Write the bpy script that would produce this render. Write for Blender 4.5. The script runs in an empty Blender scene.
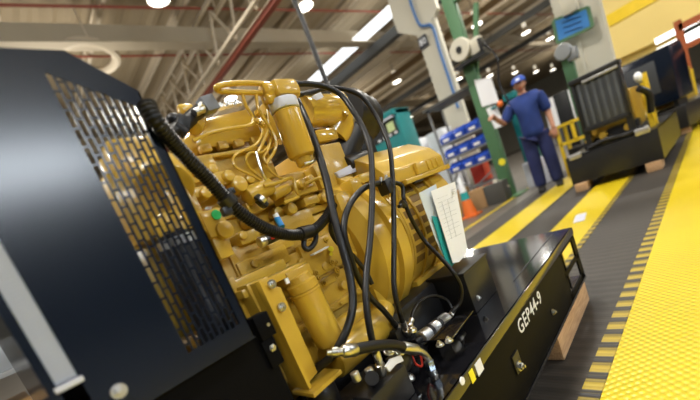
import bpy, bmesh, math, random
from mathutils import Vector, Matrix, Euler
random.seed(7)
S = bpy.context.scene
C = S.collection

# ------------------------------------------------------------------ camera
F, PX, PY = 367.03, 362.92, 274.88          # focal length and principal point for a 700x400 frame
H = 0.83                                     # crouching photographer
YAW, PITCH, ROLL, GEN = 0.831016, -0.169162, -0.385484, 0.0520232
yaw = YAW - GEN                              # world X runs along the generator, Y away from its near side
fw = Vector((math.cos(PITCH)*math.cos(yaw), math.cos(PITCH)*math.sin(yaw), math.sin(PITCH)))
r0 = fw.cross(Vector((0, 0, 1))).normalized()
u0 = r0.cross(fw)
RT = math.cos(ROLL)*r0 + math.sin(ROLL)*u0
UP = -math.sin(ROLL)*r0 + math.cos(ROLL)*u0
CAM = Vector((0, 0, H))
cd = bpy.data.cameras.new('camera')
cam = bpy.data.objects.new('camera', cd)
C.objects.link(cam)
cam.matrix_world = Matrix(((RT.x, UP.x, -fw.x, 0), (RT.y, UP.y, -fw.y, 0), (RT.z, UP.z, -fw.z, H), (0, 0, 0, 1)))
cd.sensor_width = 36
cd.lens = F*36/700
cd.shift_x = (350-PX)/700
cd.shift_y = (PY-200)/700
cd.clip_start = 0.02
cd.clip_end = 300
cd.dof.use_dof = True
cd.dof.focus_distance = 1.05
cd.dof.aperture_fstop = 1.9
S.camera = cam

# ------------------------------------------------------------------ world, big lights, exposure
w = bpy.data.worlds.new('world')
S.world = w
w.use_nodes = True
w.node_tree.nodes['Background'].inputs[0].default_value = (0.80, 0.88, 1.0, 1)
w.node_tree.nodes['Background'].inputs[1].default_value = 0.22
S.view_settings.view_transform = 'Standard'
S.view_settings.look = 'None'
S.view_settings.gamma = 1
S.view_settings.use_curve_mapping = False
S.view_settings.exposure = -0.42

def area(name, loc, size, power, color, target=None):
    l = bpy.data.lights.new(name, 'AREA')
    l.shape = 'DISK'
    l.size = size
    l.energy = power
    l.color = color
    o = bpy.data.objects.new(name, l)
    C.objects.link(o)
    o.location = loc
    if target is not None:
        o.rotation_euler = (Vector(target)-Vector(loc)).to_track_quat('-Z', 'Y').to_euler()
    return o
WARM = (1.0, 0.95, 0.86)
for x, y, e in ((4, 2, 420), (-2, 1.5, 620), (4, -4, 300), (-2, -4, 250), (-2, 8, 300), (10, 2, 400), (10, -4, 400), (16, 2, 500), (-6, 14, 600), (4, 27, 900), (20, 20, 900), (30, 16, 900), (34, 0, 900), (44, 8, 900)):   # lamp grid carried on overhead; strong far ones added to brighten the roof
    area('high_bay_light', (x, y, 6.9), 0.6, e, WARM)
for x, y in ((4, 3), (4, 12), (12, 5), (12, 16), (22, 6), (22, 16), (34, 6), (34, 18), (46, 8)):       # upward fill lights added below the lamps to brighten the roof
    o = area('roof_fill_light', (x, y, 5.2), 2.5, 135, WARM, (x, y, 8))

# ------------------------------------------------------------------ pixel -> place
def ray(x, y):
    return RT*((x-PX)/F) + UP*(-(y-PY)/F) + fw
def at(x, y, Y):
    d = ray(x, y); return CAM + d*(Y/d.y)
def atz(x, y, z):
    d = ray(x, y); return CAM + d*((z-H)/d.z)
def atx(x, y, X):
    d = ray(x, y); return CAM + d*(X/d.x)
def mpp(P):                                   # metres per pixel at a point
    return (Vector(P)-CAM).dot(fw)/F

# ------------------------------------------------------------------ materials
def N(nt, t, **kw):
    n = nt.nodes.new(t)
    for k, v in kw.items():
        if hasattr(n, k) and not k[0].isupper(): setattr(n, k, v)
        else: n.inputs[k.replace('_', ' ')].default_value = v
    return n
def mat(name, col, rough=0.5, metal=0.0, coat=0.0, vary=0.0, vscale=8.0, bump=0.0, bscale=200.0, emit=None, estr=0.0, spec=0.5):
    m = bpy.data.materials.new(name)
    m.use_nodes = True
    nt = m.node_tree
    b = nt.nodes['Principled BSDF']
    b.inputs['Base Color'].default_value = (*col, 1)
    b.inputs['Roughness'].default_value = rough
    b.inputs['Metallic'].default_value = metal
    b.inputs['Coat Weight'].default_value = coat
    b.inputs['Coat Roughness'].default_value = 0.1
    b.inputs['Specular IOR Level'].default_value = spec
    tc = N(nt, 'ShaderNodeTexCoord')
    if vary:
        no = N(nt, 'ShaderNodeTexNoise', Scale=vscale, Detail=4.0)
        nt.links.new(tc.outputs['Object'], no.inputs['Vector'])
        mx = N(nt, 'ShaderNodeMix', data_type='RGBA')
        mx.inputs[6].default_value = (*[c*(1-vary) for c in col], 1)
        mx.inputs[7].default_value = (*[min(1, c*(1+vary)) for c in col], 1)
        nt.links.new(no.outputs['Fac'], mx.inputs[0])
        nt.links.new(mx.outputs[2], b.inputs['Base Color'])
    if bump:
        no2 = N(nt, 'ShaderNodeTexNoise', Scale=bscale, Detail=2.0)
        nt.links.new(tc.outputs['Object'], no2.inputs['Vector'])
        bp = N(nt, 'ShaderNodeBump', Strength=bump, Distance=0.002)
        nt.links.new(no2.outputs['Fac'], bp.inputs['Height'])
        nt.links.new(bp.outputs[0], b.inputs['Normal'])
    if emit:
        b.inputs['Emission Color'].default_value = (*emit, 1)
        b.inputs['Emission Strength'].default_value = estr
    return m
def hx(s):
    v = [int(s[i:i+2], 16)/255 for i in (0, 2, 4)]
    return tuple(c/12.92 if c <= 0.04045 else ((c+0.055)/1.055)**2.4 for c in v)

M = {}
M['yellow'] = mat('machine_yellow', (0.53, 0.335, 0.036), 0.30, coat=0.5, vary=0.10, vscale=14, bump=0.05, bscale=90)
M['filter'] = mat('filter_yellow', (0.55, 0.345, 0.038), 0.16, coat=1.0, vary=0.06, vscale=10)
M['cast'] = mat('cast_yellow', (0.49, 0.305, 0.033), 0.34, coat=0.35, vary=0.18, vscale=22, bump=0.35, bscale=160)
M['gloss'] = mat('gloss_black', (0.006, 0.006, 0.0075), 0.10, coat=0.6, vary=0.3, vscale=5)
M['shroud'] = mat('black_paint_blue_sheen', (0.0025, 0.006, 0.016), 0.19, spec=0.55)  # black paint; its bluish reflection is put into the base colour
M['satin'] = mat('satin_black', (0.012, 0.012, 0.013), 0.35, vary=0.2)
M['rubber'] = mat('rubber', (0.006, 0.006, 0.0075), 0.40, vary=0.2, vscale=30, spec=0.35)
M['conduit'] = mat('ribbed_plastic', (0.005, 0.005, 0.006), 0.38, spec=0.35)
M['steel'] = mat('zinc_steel', (0.62, 0.62, 0.60), 0.28, 1.0, vary=0.1)
M['alu'] = mat('aluminium', (0.70, 0.70, 0.70), 0.35, 1.0)
M['blued'] = mat('blue_zinc', (0.42, 0.52, 0.66), 0.25, 1.0)
M['webblack'] = mat('web_black', (0.004, 0.004, 0.005), 0.45, spec=0.04)
M['white'] = mat('white_label', (0.80, 0.82, 0.86), 0.45)
M['collar'] = mat('pale_ring', (0.55, 0.57, 0.66), 0.4, vary=0.08, vscale=20)
M['green_dot'] = mat('green_sticker', (0.01, 0.42, 0.10), 0.4)
M['red'] = mat('red_plastic', (0.6, 0.04, 0.02), 0.4)
M['blue_plug'] = mat('blue_plastic', (0.02, 0.25, 0.62), 0.4)
M['cap'] = mat('bright_yellow_cap', (0.85, 0.75, 0.03), 0.4)
M['fin'] = mat('radiator_fin', (0.44, 0.47, 0.54), 0.4)
M['grey'] = mat('grey_plastic', (0.16, 0.17, 0.20), 0.4)
M['paper'] = mat('paper', (0.82, 0.83, 0.86), 0.55)
M['ink'] = mat('ink', (0.30, 0.32, 0.36), 0.6)
M['dark_ink'] = mat('dark_ink', (0.03, 0.03, 0.04), 0.6)
M['teal'] = mat('teal_paint', (0.005, 0.19, 0.20), 0.4, vary=0.15)
M['teal_card'] = mat('teal_card', (0.01, 0.30, 0.30), 0.5)
M['film'] = mat('clear_sleeve', (0.62, 0.68, 0.72), 0.2)
M['post'] = mat('post_green', (0.075, 0.18, 0.085), 0.5, vary=0.15, vscale=4)
M['cream'] = mat('column_cream', (0.56, 0.53, 0.44), 0.6, vary=0.06, vscale=2)
M['pipe_blue'] = mat('pipe_blue', (0.06, 0.16, 0.38), 0.4)
M['bin_blue'] = mat('bin_blue', (0.02, 0.07, 0.46), 0.4)
M['frame'] = mat('galvanised', (0.28, 0.29, 0.30), 0.45, 0.5)
M['cloth'] = mat('work_blue', (0.010, 0.032, 0.165), 0.85, vary=0.25, vscale=9)
M['trouser'] = mat('trouser_navy', (0.016, 0.024, 0.105), 0.9, vary=0.3, vscale=9)
M['skin'] = mat('skin', (0.42, 0.20, 0.12), 0.55)
M['hair'] = mat('hair', (0.02, 0.014, 0.01), 0.7)
M['shoe'] = mat('shoe', (0.012, 0.011, 0.01), 0.5)
M['cap_blue'] = mat('cap_blue', (0.02, 0.07, 0.38), 0.7)
M['orange'] = mat('orange_plastic', (0.75, 0.16, 0.02), 0.45)
M['safety'] = mat('safety_yellow', (0.72, 0.50, 0.02), 0.45, vary=0.1)
M['sign'] = mat('sign_blue', (0.03, 0.20, 0.55), 0.5)
M['wallyellow'] = mat('wall_yellow', (0.80, 0.62, 0.22), 0.7, vary=0.05, vscale=1)
M['wall'] = mat('wall_tan', (0.30, 0.27, 0.20), 0.8, vary=0.2, vscale=0.6)
M['roof'] = mat('roof_sheet', (0.36, 0.285, 0.18), 0.7, vary=0.12, vscale=0.5)
M['purlin'] = mat('purlin_paint', (0.66, 0.57, 0.43), 0.6, vary=0.08, vscale=1)
M['beam'] = mat('beam_paint', (0.46, 0.39, 0.28), 0.6, vary=0.1, vscale=1)
M['redlead'] = mat('red_primer', (0.30, 0.07, 0.04), 0.6)
M['duct'] = mat('dark_duct', (0.07, 0.07, 0.065), 0.6)
M['brown'] = mat('brown_pipe', (0.22, 0.14, 0.06), 0.6)
M['card'] = mat('cardboard', (0.36, 0.22, 0.10), 0.8, vary=0.15, vscale=6)
M['rack'] = mat('rack_orange', (0.42, 0.10, 0.03), 0.5)
M['glow'] = mat('lamp_glow', (1, 1, 1), 0.5, emit=(1.0, 0.93, 0.80), estr=9.0)
M['housing'] = mat('lamp_housing', (0.75, 0.70, 0.6), 0.4, emit=(1.0, 0.88, 0.68), estr=0.9)  # weak emission makes the ballast box look lit by its lamp
M['sky'] = mat('daylight', (1, 1, 1), 0.5, emit=(0.92, 0.97, 1.0), estr=2.2)
M['window'] = mat('window_daylight', (1, 1, 1), 0.5, emit=(0.84, 0.92, 1.0), estr=40.0)  # strong glow of the added, unseen strips on the right wall
M['screen'] = mat('screen', (0.02, 0.02, 0.02), 0.3, emit=(0.75, 0.85, 0.35), estr=0.8)
M['louver_shade'] = mat('louver_shade', (0.16, 0.085, 0.01), 0.6)  # yellow darkened to paint in the shade of the vent slots
M['radgrey'] = mat('radiator_grey', (0.045, 0.05, 0.06), 0.4)
M['radlight'] = mat('radiator_ridge', (0.085, 0.095, 0.11), 0.4)

def wood_mat():
    m = mat('timber', (0.45, 0.27, 0.13), 0.75)
    nt = m.node_tree; b = nt.nodes['Principled BSDF']
    tc = N(nt, 'ShaderNodeTexCoord'); mp = N(nt, 'ShaderNodeMapping')
    mp.inputs['Scale'].default_value = (4, 40, 40)
    no = N(nt, 'ShaderNodeTexNoise', Scale=3.0, Detail=5.0)
    cr = N(nt, 'ShaderNodeValToRGB')
    cr.color_ramp.elements[0].color = (0.36, 0.20, 0.09, 1); cr.color_ramp.elements[1].color = (0.58, 0.37, 0.20, 1)
    cr.color_ramp.elements[0].position = 0.3; cr.color_ramp.elements[1].position = 0.7
    L = nt.links.new
    L(tc.outputs['Object'], mp.inputs[0]); L(mp.outputs[0], no.inputs['Vector']); L(no.outputs['Fac'], cr.inputs[0]); L(cr.outputs[0], b.inputs['Base Color'])
    return m
M['wood'] = wood_mat()

def grid_mat(name, col, dark, sx, sy, rough, bumpd, mix=0.6, noise=0.3):
    """woven / studded mat: product of two waves along the mat's own axes"""
    m = mat(name, col, rough)
    nt = m.node_tree; b = nt.nodes['Principled BSDF']; L = nt.links.new
    tc = N(nt, 'ShaderNodeTexCoord'); sep = N(nt, 'ShaderNodeSeparateXYZ')
    L(tc.outputs['Object'], sep.inputs[0])
    def wav(out, s):
        a = N(nt, 'ShaderNodeMath', operation='MULTIPLY'); a.inputs[1].default_value = s*2*math.pi
        c = N(nt, 'ShaderNodeMath', operation='SINE'); L(out, a.inputs[0]); L(a.outputs[0], c.inputs[0]); return c
    if sx > 0:
        wx, wy = wav(sep.outputs['X'], sx), wav(sep.outputs['Y'], sy)
        p = N(nt, 'ShaderNodeMath', operation='MULTIPLY'); L(wx.outputs[0], p.inputs[0]); L(wy.outputs[0], p.inputs[1])
    else:
        p0_ = wav(sep.outputs['X'], -sx); p1_ = wav(sep.outputs['X'], -sx*4)
        p = N(nt, 'ShaderNodeMath', operation='MULTIPLY_ADD'); p.inputs[1].default_value = 0.45; L(p1_.outputs[0], p.inputs[0]); L(p0_.outputs[0], p.inputs[2])
    rg = N(nt, 'ShaderNodeMapRange'); rg.inputs[1].default_value = -0.6; rg.inputs[2].default_value = 0.6
    L(p.outputs[0], rg.inputs[0])
    no = N(nt, 'ShaderNodeTexNoise', Scale=1.3, Detail=6.0); L(tc.outputs['Object'], no.inputs['Vector'])
    mx = N(nt, 'ShaderNodeMix', data_type='RGBA'); mx.inputs[6].default_value = (*dark, 1); mx.inputs[7].default_value = (*col, 1)
    mm = N(nt, 'ShaderNodeMath', operation='MULTIPLY_ADD'); mm.inputs[1].default_value = mix; mm.inputs[2].default_value = 1-mix
    L(rg.outputs[0], mm.inputs[0]); L(mm.outputs[0], mx.inputs[0])
    mx2 = N(nt, 'ShaderNodeMix', data_type='RGBA', blend_type='MULTIPLY'); L(mx.outputs[2], mx2.inputs[6])
    cr = N(nt, 'ShaderNodeValToRGB'); cr.color_ramp.elements[0].position = 0.35; cr.color_ramp.elements[1].position = 0.7
    cr.color_ramp.elements[0].color = (1-noise, 1-noise, 1-noise, 1)
    L(no.outputs['Fac'], cr.inputs[0]); L(cr.outputs[0], mx2.inputs[7]); mx2.inputs[0].default_value = 1
    L(mx2.outputs[2], b.inputs['Base Color'])
    bp = N(nt, 'ShaderNodeBump', Strength=0.6, Distance=bumpd); L(p.outputs[0], bp.inputs['Height']); L(bp.outputs[0], b.inputs['Normal'])
    return m
M['matyellow'] = grid_mat('yellow_mat', (0.70, 0.53, 0.010), (0.52, 0.38, 0.006), 30, 30, 0.34, 0.003, 0.6, 0.15)
M['matdark'] = grid_mat('charcoal_mat', (0.050, 0.042, 0.034), (0.018, 0.015, 0.012), -14, 0, 0.6, 0.0012, 0.55, 0.4)
M['mattab'] = grid_mat('tab_edge', (0.42, 0.30, 0.015), (0.014, 0.013, 0.012), -9.6, 0, 0.5, 0.002, 1.0, 0.2)
M['mattab_fine'] = grid_mat('tab_edge_fine', (0.42, 0.30, 0.015), (0.014, 0.013, 0.012), -9, 0, 0.5, 0.003, 1.0, 0.2)
M['concrete'] = mat('concrete', (0.10, 0.088, 0.072), 0.4, vary=0.35, vscale=1.2)

# ------------------------------------------------------------------ mesh builder
def frame(d):
    d = Vector(d).normalized()
    a = Vector((0, 0, 1)) if abs(d.z) < 0.9 else Vector((1, 0, 0))
    x = d.cross(a).normalized(); y = d.cross(x)
    return x, y, d
def spline(pts, n=8):
    pts = [Vector(p) for p in pts]
    if len(pts) < 3: return pts
    out = []
    P = [2*pts[0]-pts[1]] + pts + [2*pts[-1]-pts[-2]]
    for i in range(1, len(P)-2):
        a, b, c, d = P[i-1:i+3]
        for k in range(n):
            t = k/n
            out.append(0.5*((2*b)+(c-a)*t+(2*a-5*b+4*c-d)*t*t+(3*b-a-3*c+d)*t**3))
    out.append(pts[-1])
    return out
class MB:
    def __init__(s): s.bm = bmesh.new()
    def faces(s, vs, fs):
        v = [s.bm.verts.new(p) for p in vs]
        for f in fs:
            try: s.bm.faces.new([v[i] for i in f])
            except ValueError: pass
        return s
    def box(s, c, size, rot=None, bev=0.0):
        t = bmesh.new()
        bmesh.ops.create_cube(t, size=1)
        for v in t.verts: v.co = Vector((v.co.x*size[0], v.co.y*size[1], v.co.z*size[2]))
        if bev: bmesh.ops.bevel(t, geom=t.edges[:], offset=bev, segments=2, affect='EDGES', profile=0.6)
        R = rot.to_3x3() if rot is not None else Matrix.Identity(3)
        return s.merge(t, lambda p: R @ p + Vector(c))
    def span(s, a, b, bev=0.0):
        a, b = Vector(a), Vector(b)
        return s.box((a+b)/2, [abs(q) for q in (b-a)], bev=bev)
    def merge(s, t, fn=lambda p: p):
        t.verts.index_update()
        vs = [s.bm.verts.new(fn(v.co)) for v in t.verts]
        for f in t.faces:
            try: s.bm.faces.new([vs[v.index] for v in f.verts])
            except ValueError: pass
        t.free(); return s
    def bar(s, a, b, w, h, bev=0.0):
        a, b = Vector(a), Vector(b); x, y, d = frame(b-a)
        R = Matrix((x, y, d)).transposed()
        return s.box((a+b)/2, (w, h, (b-a).length), R, bev)
    def lathe(s, p0, p1, prof, n=24, caps=True):
        p0, p1 = Vector(p0), Vector(p1); x, y, d = frame(p1-p0); L = (p1-p0).length
        rings = []
        for t, r in prof:
            rings.append([s.bm.verts.new(p0 + d*(t*L) + (x*math.cos(2*math.pi*i/n)+y*math.sin(2*math.pi*i/n))*max(r, 1e-5)) for i in range(n)])
        for a, b in zip(rings, rings[1:]):
            for i in range(n): s.bm.faces.new((a[i], a[(i+1) % n], b[(i+1) % n], b[i]))
        if caps: s.bm.faces.new(rings[0][::-1]); s.bm.faces.new(rings[-1])
        return s
    def cyl(s, p0, p1, r, r1=None, n=20, bev=0.0):
        r1 = r if r1 is None else r1
        if bev:
            L = (Vector(p1)-Vector(p0)).length; t = bev/L
            return s.lathe(p0, p1, [(0, r-bev), (t*0.35, r-bev*0.3), (t, r), (1-t, r1), (1-t*0.35, r1-bev*0.3), (1, r1-bev)], n)
        return s.lathe(p0, p1, [(0, r), (1, r1)], n)
    def tube(s, pts, r, n=10, sm=8, ribs=0.0, ribd=0.0):
        P = spline(pts, sm)
        if ribs:
            # resample evenly, alternate radius
            L = [0]
            for a, b in zip(P, P[1:]): L.append(L[-1]+(b-a).length)
            k = max(4, int(L[-1]/ribs)*4); Q = []; j = 0
            for i in range(k+1):
                t = L[-1]*i/k
                while j < len(L)-2 and L[j+1] < t: j += 1
                u = (t-L[j])/max(1e-9, L[j+1]-L[j]); Q.append(P[j].lerp(P[j+1], u))
            P = Q
        rings = []; x = None
        for i, p in enumerate(P):
            d = (P[min(i+1, len(P)-1)]-P[max(i-1, 0)]).normalized()
            if x is None: x = frame(d)[0]
            x = (x-d*x.dot(d)).normalized(); y = d.cross(x)
            rr = r[0]+(r[1]-r[0])*i/(len(P)-1) if isinstance(r, (tuple, list)) else r
            if ribs: rr -= ribd if i % 4 in (2, 3) else 0
            rings.append([s.bm.verts.new(p+(x*math.cos(2*math.pi*k/n)+y*math.sin(2*math.pi*k/n))*rr) for k in range(n)])
        for a, b in zip(rings, rings[1:]):
            for i in range(n): s.bm.faces.new((a[i], a[(i+1) % n], b[(i+1) % n], b[i]))
        s.bm.faces.new(rings[0][::-1]); s.bm.faces.new(rings[-1])
        return s
    def prism(s, poly, vec, bev=0.0):
        t = bmesh.new(); vec = Vector(vec)
        a = [t.verts.new(p) for p in poly]; b = [t.verts.new(Vector(p)+vec) for p in poly]
        t.faces.new(a[::-1]); t.faces.new(b); k = len(poly)
        for i in range(k): t.faces.new((a[i], a[(i+1) % k], b[(i+1) % k], b[i]))
        if bev: bmesh.ops.bevel(t, geom=t.edges[:], offset=bev, segments=2, affect='EDGES', profile=0.6)
        return s.merge(t)
    def ball(s, c, r, sc=(1, 1, 1), rot=None, n=16):
        t = bmesh.new(); bmesh.ops.create_uvsphere(t, u_segments=n, v_segments=max(6, n//2), radius=r)
        R = rot.to_3x3() if rot is not None else Matrix.Identity(3)
        return s.merge(t, lambda p: R @ Vector((p.x*sc[0], p.y*sc[1], p.z*sc[2])) + Vector(c))
    def bolt(s, p, d, r, washer=True):
        p, d = Vector(p), Vector(d).normalized()
        if washer: s.lathe(p-d*r*0.2, p+d*r*0.35, [(0, r*1.7), (1, r*1.6)], 16)
        s.lathe(p+d*r*0.3, p+d*r*1.3, [(0, r*1.1), (0.85, r*1.1), (1, r*0.9)], 6)
        s.lathe(p+d*r*1.2, p+d*r*1.9, [(0, r*0.55), (1, r*0.5)], 10)
        return s
    def build(s, name, m, parent=None, ang=35):
        bmesh.ops.recalc_face_normals(s.bm, faces=s.bm.faces[:])
        me = bpy.data.meshes.new(name); s.bm.to_mesh(me); s.bm.free()
        me.materials.append(M[m] if isinstance(m, str) else m)
        for p in me.polygons: p.use_smooth = True
        me.set_sharp_from_angle(angle=math.radians(ang))
        o = bpy.data.objects.new(name, me); C.objects.link(o)
        if parent is not None: o.parent = parent; o.matrix_parent_inverse = Matrix.Translation(-abs_loc(parent)) if parent.type == 'EMPTY' else parent.matrix_parent_inverse.inverted() @ Matrix.Identity(4) if False else inv_world(parent)
        return o
def abs_loc(o): return Vector(o.location)
WORLD = {}
def inv_world(p):
    # parents are built in world coordinates: empties carry a location / rotation, meshes sit at the origin of their parent chain
    return world_of(p).inverted()
def world_of(o):
    m = Matrix.LocRotScale(o.location, o.rotation_euler, o.scale)
    if o.parent is not None: return world_of(o.parent) @ o.matrix_parent_inverse @ m
    return m
def tag(o, label, cat=None, group=None, kind=None):
    if label: o['label'] = label
    if cat: o['category'] = cat
    if group: o['group'] = group
    if kind: o['kind'] = kind
    return o
def thing(name, label, cat, loc, rz=0.0, group=None):
    o = bpy.data.objects.new(name, None); C.objects.link(o)
    o.location = loc; o.rotation_euler = (0, 0, rz); o.empty_display_size = 0.1
    return tag(o, label, cat, group)
def copy_tree(o, parent=None):
    c = o.copy(); C.objects.link(c)
    if parent is not None: c.parent = parent; c.matrix_parent_inverse = o.matrix_parent_inverse.copy()
    for ch in [k for k in o.children]: copy_tree(ch, c)
    return c
def structure(o): o['kind'] = 'structure'; return o
def text(name, body, size, origin, xdir, updir, m, parent=None, bold=0.0, ext=0.0006, shear=0.0, align='CENTER', space=1.0):
    cu = bpy.data.curves.new(name, 'FONT'); cu.body = body; cu.size = size; cu.extrude = ext; cu.offset = bold; cu.shear = shear; cu.space_character = space
    cu.align_x = align; cu.align_y = 'CENTER'; cu.resolution_u = 3
    tmp = bpy.data.objects.new('tmp', cu); C.objects.link(tmp)
    me = bpy.data.meshes.new_from_object(tmp.evaluated_get(bpy.context.evaluated_depsgraph_get()))
    bpy.data.objects.remove(tmp)
    x = Vector(xdir).normalized(); y = (Vector(updir)-x*Vector(updir).dot(x)).normalized(); z = x.cross(y)
    for v in me.vertices: v.co = Vector(origin) + x*v.co.x + y*v.co.y + z*v.co.z
    me.materials.clear(); me.materials.append(M[m])
    o = bpy.data.objects.new(name, me); C.objects.link(o)
    if parent is not None: o.parent = parent; o.matrix_parent_inverse = inv_world(parent)
    return o

# ------------------------------------------------------------------ setting
LA = -0.050                                    # the lanes run a touch off the generator's axis
LX = Vector((math.cos(LA), math.sin(LA), 0)); LY = Vector((-math.sin(LA), math.cos(LA), 0))
RL = Matrix.Rotation(LA, 4, 'Z')
b = MB(); b.span((-14, -15, -0.2), (64, 44, -0.012)); structure(b.build('floor', 'concrete'))
def lane(name, m, y0, y1, x0, x1, z0=-0.012, z1=0.0):
    q = MB(); q.span((x0, y0, z0), (x1, y1, z1))
    o = q.build(name, m); o.rotation_euler = (0, 0, LA); return o
structure(lane('floor_matting', 'matdark', -9, 2.35, -8, 40, -0.011, -0.004))
structure(lane('yellow_walkway', 'matyellow', -1.9, 0.393, -8, 36))
structure(lane('walkway_edging', 'mattab', 0.395, 0.455, -8, 36))
structure(lane('yellow_stripe', 'matyellow', 0.865, 1.22, -8, 14))
structure(lane('stripe_edging', 'mattab_fine', 0.822, 0.863, -8, 14))
structure(lane('yellow_stripe', 'matyellow', 1.615, 2.01, -8, 14))
structure(lane('stripe_edging', 'matdark', 1.59, 1.613, -8, 14))
structure(lane('yellow_line', 'matyellow', 2.72, 2.80, 4.6, 9, -0.012, -0.010))

# roof
ZR = 8.2
b = MB()
# ribbed sheet: trapezoid ribs along the bays
n = 150
vs = []; fs = []
for i in range(n*4+1):
    x = -14 + 78*i/(n*4)
    z = ZR + (0.06 if i % 4 in (1, 2) else 0)
    p = RL @ Vector((x, -16, z)); q = RL @ Vector((x, 46, z)); vs += [p, q]
for i in range(n*4): fs.append((2*i, 2*i+1, 2*i+3, 2*i+2))
b.faces(vs, fs); structure(b.build('ceiling', 'roof', ang=10))
def lanebox(name, m, lo, hi, mb=None):
    q = mb or MB()
    c = (Vector(lo)+Vector(hi))/2
    q.box(RL @ c, [abs(k) for k in (Vector(hi)-Vector(lo))], RL)
    return q if mb else structure(q.build(name, m))
# purlins run across (lane Y), spaced along X
for k in range(20):
    x = 2.5 + 2.05*k
    if abs(x-14.6) < 1.3: continue
    q = MB(); lanebox('', '', (x-0.05, 1.0, ZR-0.30), (x+0.05, 40, ZR-0.12), q); lanebox('', '', (x-0.1, 1, ZR-0.13), (x+0.1, 40, ZR-0.10), q)
    structure(q.build('ceiling_purlin', 'purlin'))
# long beams along lane X
def roofline(pa, pb, z, back=8, on=40):
    A_, B_ = atz(*pa, z), atz(*pb, z); d_ = (B_-A_).normalized()
    return A_-d_*back, A_+d_*on
a_, c_ = roofline((0, 34), (400, 38), 7.5)
q = MB(); q.bar(a_, c_, 0.08, 0.5); q.bar(a_-Vector((0, 0, .27)), c_-Vector((0, 0, .27)), 0.42, 0.05); structure(q.build('ceiling_beam', 'beam'))
for y in (18.5, 28):
    q = MB(); lanebox('', '', (-14, y-0.04, ZR-0.95), (60, y+0.04, ZR-0.35), q); lanebox('', '', (-14, y-0.2, ZR-0.98), (60, y+0.2, ZR-0.92), q)
    structure(q.build('ceiling_beam', 'beam'))
for pa, pb, lab in (((0, 5), (230, 9), 'nearer the camera, along the top edge above the cream beam'), ((60, 57), (200, 55), 'farther one, beyond the cream beam')):
    a_, c_ = roofline(pa, pb, 7.845)
    q = MB(); q.cyl(a_, c_, 0.035, n=8); tag(q.build('sprinkler_pipe', 'redlead'), 'dark red pipe under roof, '+lab, 'pipe')
# lattice trusses across
def truss(x, lo='redlead'):
    q = MB()
    for dx in (-0.22, 0.22):
        lanebox('', '', (x+dx-0.05, 4, 6.55), (x+dx+0.05, 40, 6.63), q)
        lanebox('', '', (x+dx-0.05, 4, 7.75), (x+dx+0.05, 40, 7.83), q)
    t = structure(q.build('ceiling_truss', 'purlin'))
    q = MB()
    for k in range(28):
        y = 4+1.3*k
        q.bar(RL @ Vector((x, y, 6.6)), RL @ Vector((x, y+0.65, 7.8)), 0.06, 0.06)
        q.bar(RL @ Vector((x, y+0.65, 7.8)), RL @ Vector((x, y+1.3, 6.6)), 0.06, 0.06)
        q.bar(RL @ Vector((x-0.22, y, 7.8)), RL @ Vector((x+0.22, y+0.65, 7.8)), 0.04, 0.04)
    q.build('truss_web', 'purlin', t)
    q = MB(); lanebox('', '', (x+0.12, 4, 6.42), (x+0.30, 40, 6.55), q); q.build('truss_chord', lo, t)
truss(7.3)
# roof light strip
q = MB(); lanebox('', '', (13.7, 3.4, 7.36), (14.55, 13.4, 7.42), q); structure(q.build('ceiling_rooflight', 'sky'))
q = MB(); lanebox('', '', (14.6, 3.0, 6.75), (15.0, 16, 7.1), q); tag(q.build('air_duct', 'duct'), 'dark duct running beside the long white roof light', 'duct')
q = MB(); lanebox('', '', (16.6, 2.0, 7.2), (16.8, 20, 7.4), q); structure(q.build('ceiling_rail', 'purlin'))
for x, z in ((20, 7.2), (24.3, 7.0), (30.5, 7.1)):
    q = MB(); lanebox('', '', (x-0.12, 1.0, z-0.15), (x+0.12, 36, z+0.15), q); structure(q.build('ceiling_rail', 'brown' if x < 22 else 'duct'))
# walls far off
q = MB(); q.span((-14, 44, -0.2), (64, 44.3, ZR)); structure(q.build('wall_left', 'wall'))
q = MB(); q.span((64, -15, -0.2), (64.3, 44, ZR)); structure(q.build('wall_back', 'wall'))
q = MB(); q.span((-14, -15.3, -0.2), (64, -15, 5.8)); q.span((-14, -15.3, 7.05), (64, -15, ZR)); structure(q.build('wall_right', 'duct'))
for i, (x0, x1) in enumerate(((-5, 5.6), (14, 17), (22, 25))):  # unseen glowing strips, added and sized for the bright reflection on the guard
    q = MB(); q.span((x0, -15.25, 5.8), (x1, -15.1, 7.05)); structure(q.build('window_%d' % (i+1), 'window'))

q = MB(); P_ = atx(312, 45, 4.2); q.cyl((4.2, P_.y, -0.012), (4.2, P_.y, ZR+0.02), 0.035, n=10); tag(q.build('drop_pipe', 'satin'), 'thin dark pole rising to the roof behind the yellow elbow, crossing the white roof light', 'pole')
q = MB(); q.tube([atz(*p, 7.3) for p in ((62, 47), (75, 42), (90, 42), (104, 46), (115, 54), (115, 63), (106, 70), (94, 72))], 0.12, n=8); q.cyl(atz(90, 42, 7.3), atz(90, 42, 7.3)+Vector((0, 0, 0.93)), 0.02, n=8)
tag(q.build('pipe_loop', 'purlin'), 'pale curved pipe loop hanging under roof above the black guard', 'pipe')
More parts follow.
